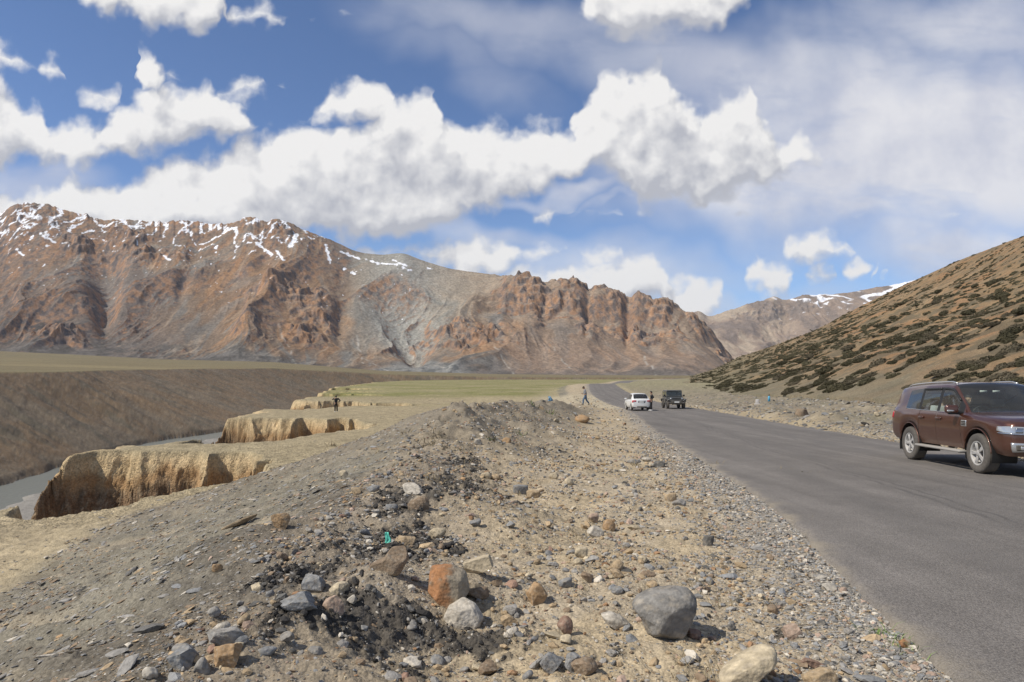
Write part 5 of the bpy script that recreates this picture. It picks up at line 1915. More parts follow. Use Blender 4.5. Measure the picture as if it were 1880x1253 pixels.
    def patch(self, name, s0, s1, zlo, zhi, mat, parent, off=.008, n=18, m=6, mirror=False, thick=.03):
        """a panel that follows the shell; zlo and zhi are functions of 0..1 along it"""
        P = np.zeros((n + 1, m + 1, 3))
        for a in range(n + 1):
            s = s0 + (s1 - s0) * a / n
            lo, hi = zlo(a / n), zhi(a / n)
            for b in range(m + 1):
                P[a, b] = self.surf(s, lo + (hi - lo) * b / m)
        du = np.gradient(P, axis=0)
        dv = np.gradient(P, axis=1)
        nn = np.cross(dv, du)
        nn /= np.linalg.norm(nn, axis=2)[..., None] + 1e-9
        cx = np.array([self.W[..., 0].mean(), 0, 0])
        sg = np.sign((nn * (P - np.array([0, 0, .7]))).sum(2).mean())
        nn *= sg
        top = P + nn * off
        bot = P - nn * thick
        if mirror:
            top[..., 1] *= -1
            bot[..., 1] *= -1
        V = np.concatenate([top.reshape(-1, 3), bot.reshape(-1, 3)])
        f = grid_faces(n + 1, m + 1).tolist()
        N0 = (n + 1) * (m + 1)
        ring = [a * (m + 1) for a in range(n + 1)] + [n * (m + 1) + b for b in range(1, m + 1)] + [a * (m + 1) + m for a in range(n - 1, -1, -1)] + [b for b in range(m - 1, 0, -1)]
        for a, b in zip(ring, ring[1:] + ring[:1]):
            f.append([a, b, b + N0, a + N0])
        return self._weld(name, V, np.array(f), mat, parent)


def car_root(name, label, cat, x, y, heading, wb, zfun=None):
    """an Empty on the road, its x axis pointing along the car"""
    o = bpy.data.objects.new(name, None)
    COL.objects.link(o)
    c, s = math.cos(heading), math.sin(heading)
    zf = float(road_z(np.array(y + s * wb / 2)))
    zr = float(road_z(np.array(y - s * wb / 2)))
    o.location = (x, y, (zf + zr) / 2 + .03)
    o.rotation_euler = (0, -math.atan2(zf - zr, wb), heading)
    setp(o, label, cat)
    return o


def shell(L, root, paint, glass, doors, mid, fr_glass, side_glass, black, rear_glass):
    """splits the lofted shell into body, doors, glass and pillars"""
    used = np.zeros((L.G.shape[0] - 1, L.G.shape[1] - 1), bool)
    for nm, cells, mat in fr_glass + side_glass:
        m = L.grid_mesh(cells)
        used |= m
        for sd in ((1, -1),) if (nm, cells, mat) in fr_glass else ((1,), (-1,)):
            L.mesh_from_mask(nm, m, mat, root, sd)
    for nm, cells, mat, sd in black:
        m = L.grid_mesh(cells) & ~used
        used |= m
        for s in ((1,), (-1,)) if sd else ((1, -1),):
            L.mesh_from_mask(nm, m, mat, root, s)
    door_objs = []
    for nm, cells in doors:
        m = L.grid_mesh(cells) & ~used
        used |= m
        for s in (1, -1):
            door_objs.append((L.mesh_from_mask(nm, m, paint, root, (s,), shrink=.012), s, cells[0]))
    body = L.mesh_from_mask('body', ~used, paint, root)
    # ends of the shell
    bm = bmesh.new()
    bm.from_mesh(body.data)
    gl = []
    for front in (True, False):
        P = L.cap(front)
        nu, nr = P.shape[:2]
        vs = [[bm.verts.new(P[a, b]) for b in range(nr)] for a in range(nu)]
        for a in range(nu - 1):
            for b in range(nr - 1):
                if not front and rear_glass and rear_glass[0] * L.nj <= b < rear_glass[1] * L.nj and rear_glass[2] <= a < nu - 1 - rear_glass[2]:
                    gl.append([P[a, b], P[a, b + 1], P[a + 1, b + 1], P[a + 1, b]])
                    continue
                q = [vs[a][b], vs[a][b + 1], vs[a + 1][b + 1], vs[a + 1][b]]
                try:
                    bm.faces.new(q)
                except ValueError:
                    pass
    bmesh.ops.remove_doubles(bm, verts=bm.verts, dist=.0006)
    bmesh.ops.recalc_face_normals(bm, faces=bm.faces)
    bm.to_mesh(body.data)
    bm.free()
    body.data.polygons.foreach_set('use_smooth', [True] * len(body.data.polygons))
    if gl:
        V = np.array(gl).reshape(-1, 3)
        L._weld('rear_window', V, np.arange(len(V)).reshape(-1, 4), K_GLASS_D, root)
    return body, door_objs


# ------------------------------------------------------------------ brown sport utility car
LOW = [(.85, .43), (.915, .62), (.935, .90), (.905, 1.11)]


def suv_stations():
    s = []
    s.append((2.34, [(.70, .40, -.05), (.79, .55), (.80, .80), (.77, .985, -.03), (.70, 1.03, -.06), (.55, 1.05, -.07), (.4, 1.06, -.07), (.2, 1.065, -.07), (0, 1.067, -.07)]))
    s.append((2.16, [(.79, .40), (.88, .56), (.895, .80), (.85, 1.005), (.77, 1.055), (.58, 1.085), (.42, 1.095), (.2, 1.10), (0, 1.105)]))
    s.append((1.86, [(.83, .43), (.91, .60), (.925, .86), (.885, 1.045), (.80, 1.095), (.61, 1.13), (.43, 1.14), (.2, 1.145), (0, 1.15)]))
    s.append((1.43, [(.85, .43), (.915, .62), (.93, .88), (.895, 1.075), (.815, 1.125), (.63, 1.16), (.44, 1.17), (.22, 1.175), (0, 1.18)]))
    s.append((1.07, LOW[:3] + [(.90, 1.095), (.845, 1.145), (.825, 1.16, -.02), (.79, 1.17, -.02), (.42, 1.19, .09), (0, 1.195, .13)]))
    s.append((.85, LOW + [(.858, 1.155), (.812, 1.305), (.772, 1.33), (.41, 1.355, .09), (0, 1.36, .12)]))
    s.append((.55, LOW + [(.866, 1.16), (.775, 1.51), (.725, 1.54), (.39, 1.575, .07), (0, 1.585, .10)]))
    s.append((.22, LOW + [(.868, 1.165), (.735, 1.675), (.672, 1.735), (.36, 1.775, .04), (0, 1.785, .06)]))
    s.append((-.10, LOW + [(.87, 1.17), (.73, 1.69), (.662, 1.76), (.35, 1.80), (0, 1.81)]))
    s.append((-.22, LOW + [(.87, 1.172), (.73, 1.69), (.662, 1.762), (.35, 1.802), (0, 1.812)]))
    s.append((-.95, LOW + [(.868, 1.185), (.726, 1.68), (.66, 1.755), (.35, 1.80), (0, 1.81)]))
    s.append((-1.07, LOW + [(.866, 1.19), (.724, 1.675), (.658, 1.752), (.35, 1.797), (0, 1.807)]))
    s.append((-1.72, LOW[:3] + [(.895, 1.12), (.852, 1.21), (.716, 1.625), (.65, 1.73), (.34, 1.775), (0, 1.785)]))
    s.append((-2.08, [(.83, .45), (.905, .62), (.925, .90), (.885, 1.13), (.835, 1.225), (.71, 1.59), (.64, 1.70), (.33, 1.75), (0, 1.76)]))
    s.append((-2.38, [(.80, .47), (.88, .62), (.895, .90), (.855, 1.13), (.80, 1.23), (.685, 1.57, .05), (.615, 1.675, .05), (.32, 1.725, .02), (0, 1.735, 0)]))
    s.append((-2.52, [(.72, .48), (.82, .62), (.83, .90), (.79, 1.13), (.745, 1.23, .03), (.645, 1.55, .13), (.585, 1.65, .15), (.3, 1.70, .12), (0, 1.71, .10)]))
    return s


def seat(root, x, y, w=.50, base=.55, back=.95):
    bm = bmesh.new()
    add_box(bm, (x, y, base + .06), (.5, w, .16), .04)
    add_box(bm, (x - .27, y, base + .38), (.14, w * .95, .62), .05, Euler((0, R(-14), 0)))
    add_box(bm, (x - .36, y, base + .80), (.09, .26, .17), .03, Euler((0, R(-12), 0)))
    return bm_obj('seat', bm, K_SEAT, root)


def build_suv():
    h = math.atan2(-2.85, -.33)
    fx, fy = math.cos(h), math.sin(h)
    # right-hand wheels (the near side) touch the road at these spots
    mx, my = 9.36, 14.72
    lx, ly = -fy, fx      # towards the car's left
    root = car_root('suv', 'dusty brown sport utility car driving towards the camera, cut off by the right edge', 'car', mx + lx * .80, my + ly * .80, h, 2.85)
    arches = ((1.425, .40, .465), (-1.425, .40, .465))
    L = Loft(suv_stations(), 6, 3, arches, .13, .07)
    body, doors = shell(
        L, root, K_BROWN, K_GLASS, [('front_door', [(5, 8.5, 0, 4), (5, 8, 4, 5)]), ('rear_door', [(8.5, 10, 0, 4), (9, 10, 4, 5)])], None,
        [('windshield', [(4, 7, 6, 8)], K_GLASS)],
        [('side_window', [(5.67, 8, 4, 5)], K_GLASS), ('side_window', [(9, 10, 4, 5)], K_GLASS), ('quarter_window', [(11, 12, 4, 5)], K_GLASS_D)],
        [('pillar', [(8, 9, 4, 5)], K_BLACK, True), ('pillar', [(10, 11, 4, 5)], K_BLACK, True), ('mirror_sail', [(5, 5.67, 4, 5)], K_BLACK, True)],
        (4, 5, 3))
    for d, s, c in doors:
        bm = bmesh.new()
        x = -.02 if c[0] == 5 else -.80
        add_box(bm, (x, s * .945, 1.02), (.22, .03, .045), .012)
        bm_obj('handle', bm, K_BROWN, d)
    # rain visors over the side windows, chrome along their foot
    for s in (1, -1):
        for a, b in ((5.8, 8), (9, 10)):
            i0, i1 = int(a * 6), int(b * 6)
            bm = bmesh.new()
            add_tube(bm, [L.G[i, 15] * np.array([1, s, 1]) + np.array([0, s * .016, -.03]) for i in range(i0, i1 + 1)], .028, 6)
            bm_obj('rain_visor', bm, K_BLACK, root)
        bm = bmesh.new()
        add_tube(bm, [L.G[i, 12] * np.array([1, s, 1]) + np.array([0, s * .004, -.004]) for i in range(34, 73)], .009, 6)
        bm_obj('chrome_strip', bm, K_CHROME, root)
        bm = bmesh.new()
        pts = [L.G[i, 19] * np.array([1, s, 1]) + np.array([0, 0, .022 * min(1, (i - 44) / 3, (80 - i) / 3) + .006]) for i in range(44, 81)]
        add_tube(bm, pts, .02, 8)
        bm_obj('roof_rail', bm, K_SILVER, root)
        # side step
        bm = bmesh.new()
        add_box(bm, (0, s * .93, .385), (1.92, .17, .05), .018)
        for x in (-.7, 0, .7):
            add_box(bm, (x, s * .80, .36), (.08, .2, .05), .01)
        bm_obj('side_step', bm, K_STEP, root)
        # mirror
        bm = bmesh.new()
        add_box(bm, (.77, s * 1.055, 1.235), (.13, .25, .17), .05, Euler((0, 0, s * R(8))), None, 3)
        mr = bm_obj('mirror', bm, K_BROWN, root)
        bm = bmesh.new()
        add_box(bm, (.77, s * .99, 1.155), (.09, .26, .06), .02)
        bm_obj('mirror_base', bm, K_BLACK, mr)
        bm = bmesh.new()
        add_box(bm, (.815, s * 1.09, 1.20), (.05, .15, .045), .02)
        bm_obj('indicator', bm, K_LAMP, mr)
        # fender vent
        bm = bmesh.new()
        add_box(bm, (.98, s * .928, .955), (.20, .022, .125), .01, Euler((0, 0, 0)))
        fv = bm_obj('fender_vent', bm, K_SILVER, root)
        bm = bmesh.new()
        for k in range(3):
            add_box(bm, (.985, s * .94, .925 + .032 * k), (.15, .016, .018), .004)
        bm_obj('vent_slot', bm, K_BLACK, fv)
        # wheel housings and flares
        for ax, az_, ar in arches:
            bm = bmesh.new()
            rings = []
            for y in (.90, .45):
                rings.append([bm.verts.new((ax + (ar + .01) * math.cos(R(a)), s * y, az_ + (ar + .01) * math.sin(R(a)))) for a in range(-20, 201, 10)])
            for a, b in zip(rings[0], rings[0][1:]):
                i = rings[0].index(a)
                bm.faces.new((a, b, rings[1][i + 1], rings[1][i]))
            bm.faces.new(rings[1])
            bm_obj('wheel_housing', bm, K_BLACK, root)
            bm = bmesh.new()
            add_tube(bm, [(ax + (ar + .008) * math.cos(R(a)), s * .918, az_ + (ar + .008) * math.sin(R(a))) for a in range(2, 179, 6)], .013, 6)
            bm_obj('wheel_arch', bm, K_BROWN, root)
        # mud flap
        bm = bmesh.new()
        add_box(bm, (-1.93, s * .80, .36), (.02, .24, .3), .006)
        bm_obj('mud_flap', bm, K_BLACK, root)
    # front: lamps, grille, bumper trim
    L.wrap(True, 13)
    half = L.S[-1]
    for mir in (False, True):
        lamp = L.patch('headlight', -.30, .46, lambda t: .80 + .03 * (1 - t) + .035 * max(0, .25 - t) * 4, lambda t: .955 - .02 * t - .05 * max(0, .3 - t), K_LAMP, root, .012, 20, 6, mir)
        for k, (a, b) in enumerate(((.05, .17), (.22, .34))):
            L.patch('lamp_unit', a, b, lambda t: .83 + .01 * abs(t - .5), lambda t: .92, K_LAMPIN, lamp, .016, 6, 4, mir, .005)
        L.patch('lamp_rim', -.27, .47, lambda t: .788 + .03 * (1 - t), lambda t: .803 + .03 * (1 - t), K_CHROME, lamp, .018, 18, 2, mir)
        fog = L.patch('fog_lamp_surround', -.02, .46, lambda t: .485 + .02 * t, lambda t: .655 - .015 * t, K_SILVER, root, .02, 14, 5, mir)
        L.patch('fog_lamp_recess', .05, .38, lambda t: .515 + .01 * t, lambda t: .615, K_TRIM, fog, .024, 10, 4, mir, .01)
        L.patch('fog_lamp', .12, .27, lambda t: .53, lambda t: .59, K_LAMP, fog, .032, 6, 3, mir, .01)
    gr = L.patch('grille', half * .285, half - half * .285, lambda t: .70, lambda t: .955, K_BLACK, root, .012, 20, 4)
    for z0, z1 in ((.715, .755), (.795, .84), (.885, .935)):
        L.patch('grille_bar', half * .275, half - half * .275, lambda t: z0, lambda t: z1, K_CHROME, gr, .04, 20, 2)
    for u in (0, 1):
        a = half * .275 if u == 0 else half - half * .275 - .05
        L.patch('grille_frame', a, a + .05, lambda t: .70, lambda t: .955, K_CHROME, gr, .045, 3, 3)
    L.patch('air_intake', half * .25, half * .75, lambda t: .49, lambda t: .62, K_TRIM, root, .012, 14, 3)
    L.patch('skid_plate', half * .17, half * .83, lambda t: .402, lambda t: .50, K_SILVER, root, .03, 16, 3)
    L.patch('number_plate', half * .44, half * .56, lambda t: .60, lambda t: .70, K_PLATE, root, .05, 6, 2)
    # rear lamps
    L.wrap(False, 12)
    for mir in (False, True):
        L.patch('tail_light', -.22, .30, lambda t: .96, lambda t: 1.11, K_RED, root, .012, 14, 4, mir)
    # underside and cabin
    bm = bmesh.new()
    add_box(bm, (0, 0, .50), (1.95, 1.62, .12), .02)
    add_box(bm, (1.6, 0, .55), (1.2, .86, .3), .02)
    add_box(bm, (-1.7, 0, .58), (1.4, .86, .3), .02)
    bm_obj('underbody', bm, K_BLACK, root)
    bm = bmesh.new()
    add_box(bm, (.88, 0, 1.02), (.5, 1.56, .24), .05)
    bm_obj('dashboard', bm, K_BLACK, root)
    bm = bmesh.new()
    ring = [(.60 + .0 * math.cos(a), -.38 + .18 * math.cos(a), 1.12 + .17 * math.sin(a)) for a in np.linspace(0, 6.28, 20)]
    add_tube(bm, ring, .016, 6, False)
    bm_obj('steering_wheel', bm, K_BLACK, root)
    for x, y in ((.12, .38), (.12, -.38), (-.82, .42), (-.82, -.42)):
        seat(root, x, y)
    bm = bmesh.new()
    for y in (.25, .50):
        add_box(bm, (.42, y - .5, 1.60), (.01, .14, .04))
    bm_obj('windshield_sticker', bm, K_PINK, root)
    w = wheel_meshes(.388, .265, .235, 5)
    for x in (1.425, -1.425):
        for y in (.80, -.80):
            put_wheel(w, root, x, y, .388)
    for c in list(w.children):
        bpy.data.objects.remove(c)
    bpy.data.objects.remove(w)
    return root


SUV = build_suv()


# ------------------------------------------------------------------ white sedan
def sedan_stations():
    lo = [(.74, .26), (.81, .42), (.84, .68), (.815, .90)]
    s = []
    s.append((1.96, [(.60, .26, -.04), (.70, .38), (.72, .58), (.68, .76, -.06), (.6, .80, -.12), (.48, .815, -.14), (.36, .82, -.14), (.18, .825, -.14), (0, .826, -.14)]))
    s.append((1.76, [(.72, .24), (.79, .40), (.81, .62), (.76, .82), (.67, .865), (.52, .885), (.38, .89), (.19, .895), (0, .90)]))
    s.append((1.24, [(.74, .26), (.815, .42), (.838, .66), (.80, .88), (.72, .935), (.55, .96), (.4, .97), (.2, .98), (0, .985)]))
    s.append((.92, lo[:3] + [(.81, .89), (.755, .96), (.735, .975), (.70, .985), (.37, 1.00, .08), (0, 1.01, .12)]))
    s.append((.50, lo + [(.775, .965), (.70, 1.22), (.655, 1.245), (.35, 1.275, .08), (0, 1.285, .11)]))
    s.append((.12, lo + [(.78, .97), (.63, 1.43), (.575, 1.48), (.3, 1.515, .04), (0, 1.525, .05)]))
    s.append((-.22, lo + [(.78, .975), (.62, 1.45), (.56, 1.505), (.3, 1.545), (0, 1.555)]))
    s.append((-.32, lo + [(.78, .98), (.62, 1.45), (.56, 1.505), (.3, 1.545), (0, 1.555)]))
    s.append((-.98, lo + [(.775, 1.0), (.625, 1.41), (.565, 1.465), (.3, 1.505), (0, 1.515)]))
    s.append((-1.12, lo + [(.77, 1.005), (.645, 1.36), (.575, 1.435), (.3, 1.475), (0, 1.485)]))
    s.append((-1.48, lo[:3] + [(.81, .94), (.755, 1.02), (.70, 1.14), (.63, 1.20), (.33, 1.235, -.05), (0, 1.245, -.06)]))
    s.append((-1.64, [(.73, .28), (.80, .44), (.83, .70), (.80, .95), (.75, 1.02), (.69, 1.05), (.62, 1.06), (.33, 1.07, -.05), (0, 1.075, -.06)]))
    s.append((-1.90, [(.70, .30), (.79, .44), (.81, .70), (.775, .95), (.72, 1.01), (.62, 1.035), (.5, 1.04), (.28, 1.045, -.02), (0, 1.05, -.02)]))
    s.append((-1.99, [(.66, .31), (.75, .45), (.76, .70), (.72, .94, .02), (.66, .995, .04), (.56, 1.015, .05), (.42, 1.02, .05), (.2, 1.025, .05), (0, 1.027, .05)]))
    return s


def build_sedan():
    h = math.pi / 2 + R(1.0)
    root = car_root('sedan', 'white sedan parked on the left edge of the road, seen from behind', 'car', 11.42, 62.3, h, 2.43)
    arches = ((1.21, .30, .345), (-1.21, .30, .345))
    L = Loft(sedan_stations(), 5, 3, arches, .12, .07)
    body, doors = shell(L, root, K_WHITE, K_GLASS, [('front_door', [(4, 6.5, 0, 4)]), ('rear_door', [(6.5, 8.5, 0, 4)])], None,
                        [('windshield', [(3, 5, 6, 8)], K_GLASS), ('rear_window', [(9, 11, 6, 8)], K_GLASS_D)],
                        [('side_window', [(3.8, 6, 4, 5)], K_GLASS_D), ('side_window', [(7, 8.6, 4, 5)], K_GLASS_D)],
                        [('pillar', [(6, 7, 4, 5)], K_BLACK, True)], None)
    for d, s, c in doors:
        bm = bmesh.new()
        add_box(bm, (-.1 if c[0] == 4 else -.92, s * .845, .84), (.2, .03, .035), .01)
        bm_obj('handle', bm, K_WHITE, d)
    for s in (1, -1):
        bm = bmesh.new()
        add_box(bm, (.62, s * .93, 1.03), (.11, .20, .13), .04, None, None, 3)
        mr = bm_obj('mirror', bm, K_WHITE, root)
        bm = bmesh.new()
        add_box(bm, (.66, s * .82, .99), (.06, .12, .05), .01)
        bm_obj('mirror_arm', bm, K_BLACK, mr)
        for ax, az_, ar in arches:
            bm = bmesh.new()
            r0 = [bm.verts.new((ax + ar * math.cos(R(a)), s * .80, az_ + ar * math.sin(R(a)))) for a in range(-15, 196, 10)]
            r1 = [bm.verts.new((ax + ar * math.cos(R(a)), s * .45, az_ + ar * math.sin(R(a)))) for a in range(-15, 196, 10)]
            for k in range(len(r0) - 1):
                bm.faces.new((r0[k], r0[k + 1], r1[k + 1], r1[k]))
            bm.faces.new(r1)
            bm_obj('wheel_housing', bm, K_BLACK, root)
    L.wrap(True, 9)
    half = L.S[-1]
    for mir in (False, True):
        L.patch('headlight', -.22, .26, lambda t: .62 + .03 * (1 - t), lambda t: .74, K_LAMP, root, .01, 14, 4, mir)
    L.patch('grille', half * .3, half * .7, lambda t: .52, lambda t: .62, K_BLACK, root, .01, 12, 3)
    L.wrap(False, 8)
    half = L.S[-1]
    for mir in (False, True):
        tl = L.patch('tail_light', -.16, .27, lambda t: .70 + .10 * t, lambda t: .93 - .02 * t, K_RED, root, .014, 14, 5, mir)
        L.patch('tail_light_reverse', .02, .16, lambda t: .775, lambda t: .82, K_LAMP, tl, .018, 6, 2, mir, .005)
    L.patch('trunk_trim', half * .27, half * .73, lambda t: .835, lambda t: .885, K_CHROME, root, .02, 12, 2)
    L.patch('plate_recess', half * .30, half * .70, lambda t: .70, lambda t: .825, K_TRIM, root, .004, 12, 3)
    L.patch('number_plate', half * .36, half * .64, lambda t: .71, lambda t: .80, K_PLATE, root, .012, 8, 2)
    L.patch('bumper_insert', half * .2, half * .8, lambda t: .33, lambda t: .40, K_TRIM, root, .006, 12, 2)
    bm = bmesh.new()
    add_box(bm, (0, 0, .33), (2.0, 1.44, .14), .02)
    add_box(bm, (-1.6, 0, .38), (.6, 1.1, .14), .02)
    add_box(bm, (1.5, 0, .40), (.7, .86, .2), .02)
    bm_obj('underbody', bm, K_BLACK, root)
    for x, y in ((.02, .34), (.02, -.34), (-.78, .34), (-.78, -.34)):
        seat(root, x, y, .46, .38)
    w = wheel_meshes(.30, .185, .19, 7)
    for x in (1.21, -1.21):
        for y in (.735, -.735):
            put_wheel(w, root, x, y, .30)
    for c in list(w.children):
        bpy.data.objects.remove(c)
    bpy.data.objects.remove(w)


build_sedan()


# ------------------------------------------------------------------ dark jeep
def build_jeep():
    h = -math.pi / 2 - R(3.0)
    root = car_root('jeep', 'dark grey boxy jeep with round headlights coming up the road behind the white sedan', 'jeep', 15.95, 67.6, h, 2.45)
    B = lambda name, boxes, mat, par=root, sm=False: (lambda bm: ([add_box(bm, *b) for b in boxes], bm_obj(name, bm, mat, par, sm))[1])(bmesh.new())
    B('body', [((-.45, 0, .83), (2.35, 1.56, .62), .05), ((-.1, 0, .60), (3.0, 1.30, .30), .03), ((1.28, 0, .72), (1.2, .96, .30), .03)], K_DARK)
    B('hood', [((1.22, 0, 1.02), (1.22, 1.22, .22), .06, None, (1.0, .92))], K_DARK)
    for s in (1, -1):
        # squared fenders with black flares
        B('fender', [((1.30, s * .73, .93), (1.02, .30, .10), .03), ((.82, s * .73, .76), (.09, .30, .34), .02, Euler((0, R(18), 0))), ((1.80, s * .73, .86), (.08, .28, .14), .02, Euler((0, R(-25), 0)))], K_DARK)
        B('wheel_flare', [((1.27, s * .86, .925), (.86, .12, .06), .02), ((.79, s * .86, .78), (.06, .12, .34), .02, Euler((0, R(25), 0))), ((1.76, s * .86, .80), (.06, .12, .28), .02, Euler((0, R(-28), 0))),
                          ((-1.18, s * .84, .93), (.80, .16, .06), .02), ((-.73, s * .84, .80), (.06, .16, .32), .02, Euler((0, R(-25), 0))), ((-1.63, s * .84, .80), (.06, .16, .32), .02, Euler((0, R(25), 0)))], K_TRIM)
        d = B('door', [((.12, s * .785, .86), (.98, .03, .54), .012)], K_DARK)
        B('handle', [((-.22, s * .808, 1.03), (.16, .025, .04), .008)], K_BLACK, d)
        B('side_window', [((.12, s * .745, 1.40), (.80, .02, .40), .01)], K_GLASS_D)
        B('quarter_window', [((-1.0, s * .745, 1.42), (.95, .02, .36), .01)], K_GLASS_D)
        B('pillar', [((.60, s * .73, 1.40), (.07, .06, .56), .015, Euler((0, R(-12), 0))), ((-.40, s * .735, 1.41), (.14, .05, .56), .015), ((-1.58, s * .735, 1.41), (.12, .05, .56), .015)], K_DARK)
        m = B('mirror', [((.62, s * .93, 1.28), (.10, .18, .17), .03)], K_BLACK)
        B('mirror_arm', [((.62, s * .82, 1.22), (.05, .12, .05), .01)], K_BLACK, m)
        bm = bmesh.new()
        bmesh.ops.create_uvsphere(bm, u_segments=18, v_segments=10, radius=.095)
        bmesh.ops.transform(bm, matrix=Matrix.Translation((1.855, s * .53, .985)) @ Matrix.Diagonal((.35, 1, 1, 1)), verts=bm.verts)
        hl = bm_obj('headlight', bm, K_LAMP, root)
        bm = bmesh.new()
        add_tube(bm, [(1.86, s * .53 + .10 * math.cos(a), .985 + .10 * math.sin(a)) for a in np.linspace(0, 6.283, 20)], .012, 6, False)
        bm_obj('headlight_ring', bm, K_BLACK, hl)
        B('indicator', [((1.86, s * .74, .90), (.03, .12, .06), .01)], K_LAMP)
        bm = bmesh.new()
        bmesh.ops.create_uvsphere(bm, u_segments=12, v_segments=8, radius=.055)
        bmesh.ops.transform(bm, matrix=Matrix.Translation((2.03, s * .62, .60)) @ Matrix.Diagonal((.4, 1, 1, 1)), verts=bm.verts)
        bm_obj('fog_lamp', bm, K_LAMP, root)
        B('side_step', [((.10, s * .80, .42), (1.45, .16, .05), .015)], K_BLACK)
    g = B('grille', [((1.83, 0, .93), (.06, 1.26, .36), .03)], K_DARK)
    B('grille_slot', [((1.862, -.33 + .11 * k, .93), (.02, .055, .26), .008) for k in range(7)], K_BLACK, g)
    B('bumper', [((1.95, 0, .60), (.20, 1.66, .20), .05), ((1.93, 0, .46), (.14, .9, .10), .03)], K_TRIM)
    B('number_plate', [((2.055, 0, .66), (.015, .46, .11), .004)], K_PLATE)
    B('roof', [((-.52, 0, 1.745), (2.30, 1.50, .12), .05, None, (.98, .95), 3)], K_DARK)
    B('windshield_frame', [((.66, 0, 1.20), (.07, 1.46, .10), .02), ((.56, 0, 1.66), (.07, 1.42, .07), .02)], K_DARK)
    B('windshield', [((.612, 0, 1.43), (.015, 1.34, .42), 0, Euler((0, R(-12), 0)))], K_GLASS)
    B('dashboard', [((.45, 0, 1.10), (.25, 1.36, .16), .03)], K_BLACK)
    B('tailgate', [((-1.66, 0, 1.15), (.06, 1.44, .95), .02)], K_DARK)
    for x, y in ((-.1, .36), (-.1, -.36), (-1.0, 0)):
        seat(root, x, y, .5 if x > -.5 else 1.1, .66)
    w = wheel_meshes(.385, .255, .235, 6, True)
    for x, z in ((1.27, 0), (-1.18, 0)):
        for y in (.76, -.76):
            put_wheel(w, root, x, y, .385)
    sp = put_wheel(w, root, -1.82, .0, 1.02)
    sp.rotation_euler = (0, 0, R(90))
    sp.name = 'spare_wheel'
    for c in list(w.children):
        bpy.data.objects.remove(c)
    bpy.data.objects.remove(w)


build_jeep()
# ------------------------------------------------------------------ people
K_SKIN = plain('skin', (.32, .19, .12), .6)
K_SKIN_P = plain('pale_skin', (.50, .35, .27), .6)
K_HAIR = plain('hair', (.012, .010, .009), .6)
K_NAVY = plain('black_jacket', (.012, .014, .018), .85)
K_BLKT = plain('black_trousers', (.010, .010, .012), .9)
K_JEANS = plain('blue_jeans', (.10, .15, .22), .9)
K_GREYS = plain('grey_shirt', (.22, .225, .235), .9)
K_SHOEW = plain('white_shoe', (.70, .70, .68), .6)
K_SHOED = plain('dark_shoe', (.04, .035, .03), .7)
K_CAPM = plain('dark_cap', (.02, .02, .022), .9)
K_EYE = plain('eye', (.03, .02, .015), .2)
K_SHIRTW = plain('pale_shirt', (.55, .55, .56), .9)
K_HATG = plain('grey_hat', (.16, .15, .15), .9)


def skin_eval(name, chains, mat, parent, sub=2):
    """chains: lists of (point, (rx, ry)); points that coincide are shared, the first one is the root"""
    pts, rad, edges = [], [], []

    def idx(p, r):
        for i, q in enumerate(pts):
            if (q - Vector(p)).length < .004:
                return i
        pts.append(Vector(p))
        rad.append(r)
        return len(pts) - 1
    for ch in chains:
        pr = None
        for p, r in ch:
            k = idx(p, r if isinstance(r, tuple) else (r, r))
            if pr is not None and pr != k:
                edges.append((pr, k))
            pr = k
    me = bpy.data.meshes.new(name)
    me.from_pydata([p[:] for p in pts], edges, [])
    o = bpy.data.objects.new(name, me)
    COL.objects.link(o)
    md = o.modifiers.new('skin', 'SKIN')
    md.use_smooth_shade = True
    md.branch_smoothing = .3
    for i, r in enumerate(rad):
        me.skin_vertices[0].data[i].radius = r
        me.skin_vertices[0].data[i].use_root = i == 0
    sb = o.modifiers.new('sub', 'SUBSURF')
    sb.levels = sb.render_levels = sub
    dg = bpy.context.evaluated_depsgraph_get()
    m2 = bpy.data.meshes.new_from_object(o.evaluated_get(dg))
    o.modifiers.clear()
    o.data = m2
    bpy.data.meshes.remove(me)
    m2.name = name
    m2.materials.clear()
    m2.materials.append(mat)
    m2.polygons.foreach_set('use_smooth', [True] * len(m2.polygons))
    if parent:
        o.parent = parent
    return o


def head_mesh(center, face, up, h=.235):
    """a head with brow, nose, lips, chin and ears; face and up are directions"""
    v, f = ICO[5] if len(ICO[5][0]) < 3000 else ICO[3]
    v = v.copy()
    # local: x = face, y = side, z = up
    t = v[:, 2]
    w = np.where(t < 0, 1 + .28 * t, 1 - .05 * t)
    P = np.stack([v[:, 0] * .095, v[:, 1] * .076 * w, v[:, 2] * h / 2], 1)
    P[:, 0] += np.where(v[:, 0] < 0, -.012 * (1 - t ** 2), 0)
    fr = np.clip(v[:, 0], 0, 1)
    g = lambda y0, z0, sy, sz: np.exp(-((v[:, 1] - y0) / sy) ** 2 - ((t - z0) / sz) ** 2) * fr
    P[:, 0] += .024 * g(0, -.16, .15, .14) + .010 * g(0, .02, .12, .12) - .010 * g(.34, .05, .18, .13) - .010 * g(-.34, .05, .18, .13) + .008 * g(0, .24, .6, .12) + .008 * g(0, -.52, .28, .08) + .010 * g(0, -.82, .3, .16)
    for s in (1, -1):
        k = np.exp(-((v[:, 0] + .08) / .16) ** 2 - ((t + .05) / .22) ** 2) * (v[:, 1] * s > .6)
        P[:, 1] += s * .018 * k
    face = Vector(face).normalized()
    up = Vector(up)
    up = (up - face * up.dot(face)).normalized()
    side = up.cross(face)
    Mx = np.array([face[:], side[:], up[:]])
    return P @ Mx + np.array(center), f, Mx


